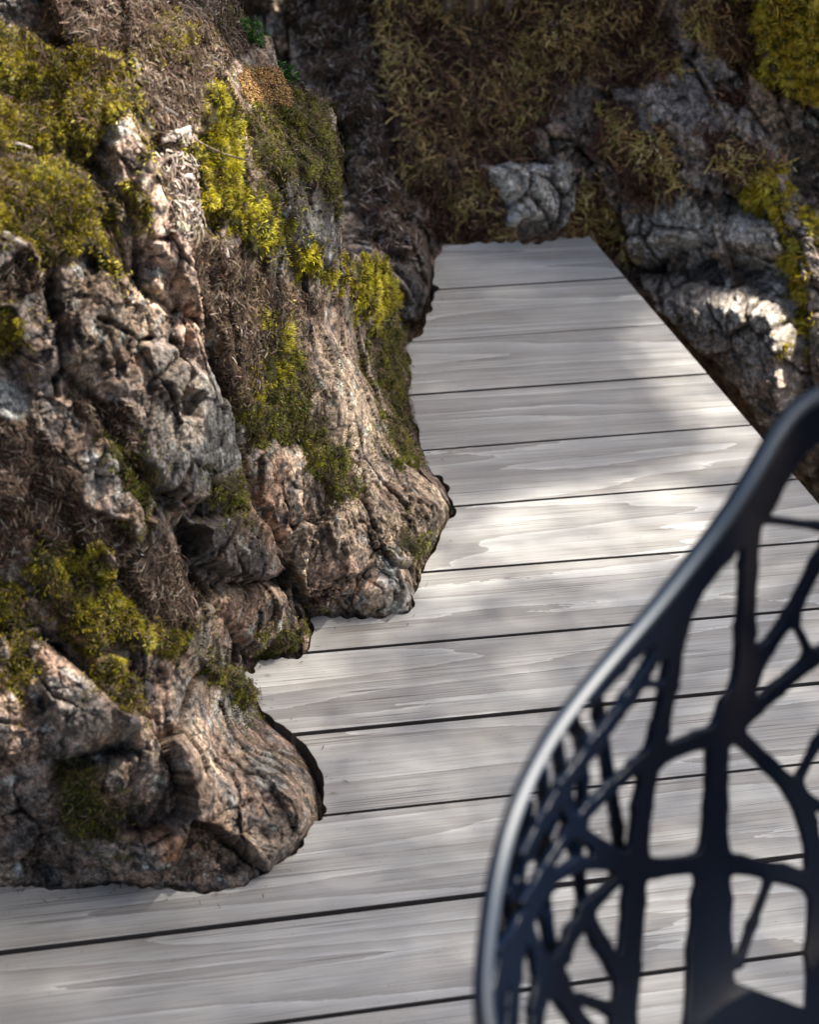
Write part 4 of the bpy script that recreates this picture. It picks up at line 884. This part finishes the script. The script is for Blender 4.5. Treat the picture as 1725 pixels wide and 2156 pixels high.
def layer(net, off_, k, dth, nv, vmin, thick, name, gen=True):
    th = np.arange(0, R(180)+1e-9, R(dth)); vv = np.linspace(vmin, 1, nv)
    TH_, VV_ = np.meshgrid(th, vv); S_ = surf(TH_, VV_, off_)
    du = np.gradient(S_, axis=1); dv = np.gradient(S_, axis=0); n = np.cross(dv, du)
    rad = S_-np.array([CC0[0], CC0[1], .78]); nl = np.linalg.norm(n, axis=2)[..., None]; n = np.where(nl > 1e-12, n/(nl+1e-15), np.array([0, 0, -1.]))
    n *= np.sign((n*rad).sum(2)+1e-12)[..., None]
    gk = np.exp(-.5*(np.arange(-60, 61)/24.)**2); gk /= gk.sum(); npad = np.concatenate([n[:, 60:0:-1]*0+n[:, :1], n, n[:, -1:]+n[:, -61:-1]*0], 1)
    n = np.stack([np.apply_along_axis(lambda r_: np.convolve(r_, gk, 'valid'), 1, npad[..., j]) for j in range(3)], -1); n /= np.linalg.norm(n, axis=2)[..., None]+1e-12
    px, py, w_ = proj(S_.reshape(-1, 3)); px = px.reshape(TH_.shape); py = py.reshape(TH_.shape)
    f = seg_sdf(px, py, [[(a_, b_, c_*(1.02 if c_ < 80 else 1)) for a_, b_, c_ in l_] for l_ in net], k)
    # which way the wall faces decides how far the visible pattern reaches
    vis = ((n*(S_-np.array([0, 0, CZ]))).sum(2) > 0) & (TH_ < R(88)) & (VV_ > -.999)
    pathlen = np.abs(1-VV_)*np.where(True, .30, 1)
    rr, zr = rimf(TH_)
    if name == 'shell':
        f = np.minimum(f, -psd(px, py, SEATP))
        f = f*.00028
        wr = np.interp(TH_, [0, R(10), R(18), R(22), R(28), R(34), R(45), R(60), R(180)], [.040, .041, .042, .037, .027, .021, .013, .008, .008])
        dist_rim = np.linalg.norm(S_-surf(TH_, np.ones_like(VV_), off_), axis=2)
        frim = dist_rim-wr
        f = -.002*np.log(np.exp(-np.clip(f/.002, -30, 30))+np.exp(-np.clip(frim/.002, -30, 30)))
        f = np.where(vis | (VV_ < 0), f, 9.)
        r_h = np.hypot(S_[..., 0]-CC0[0], S_[..., 1]-CC0[1])
        f = np.where((py > 2190) | (TH_ > R(88)), np.minimum(f, r_h-.15), f)
        # the arm and front part of the shell, generated from a regular branching scheme
        sarc = TH_*.27; hh = np.clip(VV_, 0, 1)*.24
        G_ = []
        for i in range(9):
            a0 = R(80)*.27+i*.055
            G_ += [[(a0, 0, .016), (a0+.012*(-1)**i, .09, .012), (a0+.03*(-1)**i, .24, .010)], [(a0+.006*(-1)**i, .07, .010), (a0-.03*(-1)**i, .17, .009), (a0-.02*(-1)**i, .24, .009)]]
        fg = seg_sdf(sarc, hh, G_, .003)
        fg = np.minimum(fg, frim)
        inv_ = ~vis & (VV_ >= 0)
        f = np.where(inv_, np.minimum(fg, f), f)
    else:
        f = f*.00028; f = np.where(vis, f, 9.)
    return iso(S_, n, f, thick, name, chair)
layer(NET, 0., 5., .28, 330, -.98, .0055, 'shell')
layer([[(x_, y_, w__*.84) for x_, y_, w__ in l_] for l_ in NET2], .015, 4., .28, 260, .02, .006, 'outer_rib')
# rim: a rounded bar all the way round the top edge
ths = np.linspace(-math.pi, math.pi, 361)[:-1]; rp_ = surf(ths, np.ones_like(ths)); rp_ = np.array([rp_[i] for i in range(len(ths))])
for _ in range(6): rp_ = .25*np.roll(rp_, 1, 0)+.5*rp_+.25*np.roll(rp_, -1, 0)
tg = np.roll(rp_, -1, 0)-np.roll(rp_, 1, 0); tg /= np.linalg.norm(tg, axis=1)[:, None]
outw = rp_-np.array([CC0[0], CC0[1], 0]); outw[:, 2] = 0; outw -= tg*(outw*tg).sum(1)[:, None]; outw /= np.linalg.norm(outw, axis=1)[:, None]
upv = np.cross(outw, tg); upv *= np.sign(upv[:, 2])[:, None]
ring = []; K = 16
for k in range(K):
    a_ = 2*math.pi*k/K; cx_ = math.copysign(abs(math.cos(a_))**.42, math.cos(a_)); cy_ = math.copysign(abs(math.sin(a_))**.42, math.sin(a_))
    X_, Y_ = cx_*.0037, cy_*.0040
    ring.append(rp_+outw*(-.001+X_*.96+Y_*-.28)+upv*(-.0035+Y_*.96+X_*.28))
ring = np.stack(ring, 1).reshape(-1, 3); i_ = np.arange(360)[:, None]; k_ = np.arange(K)[None]
qd = np.stack(np.broadcast_arrays(i_*K+k_, ((i_+1) % 360)*K+k_, ((i_+1) % 360)*K+(k_+1) % K, i_*K+(k_+1) % K), -1).reshape(-1, 4)
link('rim', npmesh('rim', ring-np.array([CC0[0], CC0[1], 0]), quads=qd), mrim, chair)
for a_ in (40, 140, 220, 320):
    a_ = R(a_)+PH0-R(90)+R(0); bm = bmesh.new(); rings = []
    for t_ in np.linspace(0, 1, 14):
        r_ = .135+.125*t_**.8; z_ = .445*(1-t_); wd_ = .019-.006*t_; ring_ = []
        for k in range(12):
            b_ = 2*math.pi*k/12; ring_.append(bm.verts.new((math.cos(a_)*r_-math.sin(a_)*math.cos(b_)*wd_+math.cos(a_)*math.sin(b_)*wd_*.8, math.sin(a_)*r_+math.cos(a_)*math.cos(b_)*wd_+math.sin(a_)*math.sin(b_)*wd_*.8, z_)))
        rings.append(ring_)
    for p, q in zip(rings[:-1], rings[1:]):
        for k in range(12): bm.faces.new((p[k], p[(k+1) % 12], q[(k+1) % 12], q[k]))
    bm.faces.new(rings[-1]); bm.faces.new(rings[0][::-1]); bmesh.ops.recalc_face_normals(bm, faces=bm.faces)
    for f in bm.faces: f.smooth = True
    me = bpy.data.meshes.new('leg'); bm.to_mesh(me); bm.free(); link('leg', me, mc, chair)

# ================================================================ GROUND, OVERHANGING TREE
bm = bmesh.new(); bmesh.ops.create_grid(bm, x_segments=8, y_segments=8, size=600)
me = bpy.data.meshes.new('ground'); bm.to_mesh(me); bm.free()
for v in me.vertices: v.co.z = -.75
mg_, Ng, Lg_, bg_ = mat('forest_floor'); tcg = Ng.new('ShaderNodeTexCoord'); ng = Ng.new('ShaderNodeTexNoise'); ng.inputs['Scale'].default_value = 6; ng.inputs['Detail'].default_value = 8; Lg_.new(tcg.outputs['Object'], ng.inputs['Vector'])
rg = Ng.new('ShaderNodeValToRGB'); rg.color_ramp.elements[0].color = (.04, .028, .018, 1); rg.color_ramp.elements[1].color = (.08, .06, .04, 1); Lg_.new(ng.outputs[0], rg.inputs[0]); Lg_.new(rg.outputs[0], bg_.inputs['Base Color']); bg_.inputs['Roughness'].default_value = .95
o = link('ground', me, mg_); tag(o, kind='structure')

# sunlit places on the deck and rocks, in survey pixels at about board height: (x, y, rx, ry, angle deg, openness)
SUNNY = [(1470, 795, 88, 170, -42, .85), (1240, 1120, 340, 110, -6, .85), (1000, 1170, 80, 110, 0, .7), (1560, 960, 150, 50, -10, .75), (1230, 1040, 240, 26, -8, .8), (970, 1230, 100, 55, -20, .8), (1060, 1130, 130, 60, -10, .7), (1330, 1130, 300, 50, -6, .35), (1200, 1250, 220, 60, -6, .35),
         (760, 1325, 140, 14, -5, .5), (1000, 1420, 120, 30, -5, .35), (1350, 1400, 250, 60, -5, .45), (960, 1960, 130, 60, -8, .4), (1550, 1650, 250, 120, -5, .5), (1550, 1900, 260, 150, -5, .6), (1400, 2150, 400, 90, -5, .6), (1000, 1100, 60, 40, 0, .5), (1450, 1550, 700, 480, -20, .5), (760, 1650, 330, 230, 0, .14), (930, 2030, 160, 70, -10, .25), (640, 1500, 60, 50, 0, .2)]
def lit_at(px, py):
    s_ = np.zeros(px.shape)
    for cx_, cy_, rx_, ry_, an, op in SUNNY:
        a_ = R(an); dx, dy = px-cx_, py-cy_; u = (dx*math.cos(a_)+dy*math.sin(a_))/rx_; v = (-dx*math.sin(a_)+dy*math.cos(a_))/ry_
        s_ = np.maximum(s_, op*ss(1.25, .75, np.hypot(u, v)))
    return s_
# rocks further up: (x, y, z, radius in metres, openness)
SUNR = [(560, 420, .5, .10, .9), (500, 260, .55, .12, .9), (700, 300, .42, .08, .5), (330, 400, .55, .13, 1.), (400, 640, .46, .08, 1.), (150, 200, .62, .18, .9), (60, 120, .65, .14, .85), (120, 440, .58, .14, .8), (590, 700, .3, .07, .9), (780, 580, .2, .06, .8), (420, 700, .4, .1, .7), (760, 900, .1, .14, .5), (780, 1180, .05, .12, .5), (620, 1030, .12, .09, .5), (400, 1600, .1, .12, .45), (560, 1650, .05, .1, .5), (350, 1750, .065, .05, .6), (160, 1450, .18, .08, .5), (220, 650, .42, .12, .35),
         (1560, 650, -.05, .12, .9), (1640, 420, .08, .09, .8), (1650, 760, -.1, .14, .7), (200, 1300, .2, .1, .35), (350, 1250, .22, .08, .3), (450, 500, .45, .1, .8), (20, 700, .5, .1, .4),
        (1370, 1290, .71, .07, .8), (1290, 1380, .70, .08, 1.), (1200, 1490, .69, .09, 1.), (1120, 1620, .68, .09, 1.), (1075, 1740, .66, .08, 1.), (1560, 2110, .45, .05, .6),
        (740, 900, .13, .19, .75), (400, 1580, .12, .095, .85), (160, 1420, .21, .09, .8), (560, 1680, .03, .07, .6), (300, 1000, .35, .3, .6), (600, 1200, .1, .12, .7), (1560, 730, -.12, .24, 1.), (500, 900, .3, .3, .5), (250, 300, .6, .26, .6)]
LH0, LH1 = 4.2, 5.6; NL = 330000
lp = np.stack([rng.uniform(-.5, 2.9, NL), rng.uniform(.7, 4.9, NL), rng.uniform(0, 1, NL)], 1)
foot = lp.copy(); hz = LH0+(LH1-LH0)*lp[:, 2]; lpos = np.stack([lp[:, 0], lp[:, 1], np.zeros(NL)], 1)+SD*(hz/SD[2])[:, None]
fx, fy, fwv = proj(np.stack([lp[:, 0], lp[:, 1], np.zeros(NL)], 1)); open_ = np.maximum(lit_at(fx, fy), 1.*np.maximum(ss(3.40, 3.48, lp[:, 1]), ss(1.50, 1.60, lp[:, 0])))
for x_, y_, z_, r_, op in SUNR:
    c_ = atz(x_, y_, z_); dv = lpos-c_; al = dv@SD; pr = np.linalg.norm(dv-al[:, None]*SD, axis=1)
    open_ = np.maximum(open_, op*ss(r_*1.3, r_*.7, pr))
fore = ss(-140, -60, fx)*ss(660, 560, fx)*ss(1868, 1885, fy)*ss(2060, 1990, fy); open_ = open_*(1-.75*fore)
keep = rng.uniform(0, 1, NL) > open_
lpos = lpos[keep]; n = len(lpos)
dr = unit(rng.normal(size=(n, 3))*np.array([1, 1, .35])); sdv_ = unit(np.cross(dr, UPW+rng.normal(size=(n, 3))*.5)); Lf = rng.uniform(.02, .034, (n, 1)); Wf = Lf*.6
V = np.stack([lpos-dr*Lf/2, lpos+sdv_*Wf/2-dr*Lf*.1, lpos+dr*Lf/2, lpos-sdv_*Wf/2-dr*Lf*.1], 1).reshape(-1, 3)
b0 = np.arange(n)*4; Cf = np.repeat(np.array([[.06, .10, .03]])*(1+.25*rng.normal(size=(n, 1))), 4, 0)
tree = empty('overhanging_tree', (4.6, 3.2, -.75)); tag(tree, 'broadleaved tree arching over the deck, its gaps letting sun patches through', 'tree')
me = npmesh('crown', V-np.array([4.6, 3.2, -.75]), quads=np.stack([b0, b0+1, b0+2, b0+3], 1), col=np.clip(Cf, .01, 1), smooth=False); link('crown', me, leaf_mat('tree_leaf', .5, .15), tree)
mb_, Nb, Lb, bbk = mat('bark'); bbk.inputs['Base Color'].default_value = (.12, .09, .07, 1); bbk.inputs['Roughness'].default_value = .9
def limb(bm, pts, r0, r1):
    prev = None
    for i, p in enumerate(pts):
        p = Vector(p); d_ = (Vector(pts[min(i+1, len(pts)-1)])-Vector(pts[max(i-1, 0)])).normalized(); s1 = d_.orthogonal().normalized(); s2 = d_.cross(s1); r_ = r0+(r1-r0)*i/(len(pts)-1)
        rg_ = [bm.verts.new(p+s1*math.cos(2*math.pi*k/10)*r_+s2*math.sin(2*math.pi*k/10)*r_) for k in range(10)]
        if prev:
            for k in range(10): bm.faces.new((prev[k], prev[(k+1) % 10], rg_[(k+1) % 10], rg_[k]))
        prev = rg_
bm = bmesh.new(); limb(bm, [(0, 0, 0), (.05, .1, 1.5), (-.1, .15, 3), (-.25, .1, 4.2), (-.4, 0, 5.4)], .2, .1)
me = bpy.data.meshes.new('trunk'); bm.to_mesh(me); bm.free(); link('trunk', me, mb_, tree)
bm = bmesh.new()
for (ex, ey, ez) in ((-1.2, -1.2, 5.1), (-1.6, .2, 5.2), (-.9, 1.2, 5.0), (.6, -1, 5.1), (.8, .8, 5.2)): limb(bm, [(-.2, .1, 4.0), (ex*.5, ey*.5, 4.7), (ex, ey, ez)], .07, .015)
me = bpy.data.meshes.new('limbs'); bm.to_mesh(me); bm.free(); link('limb', me, mb_, tree)
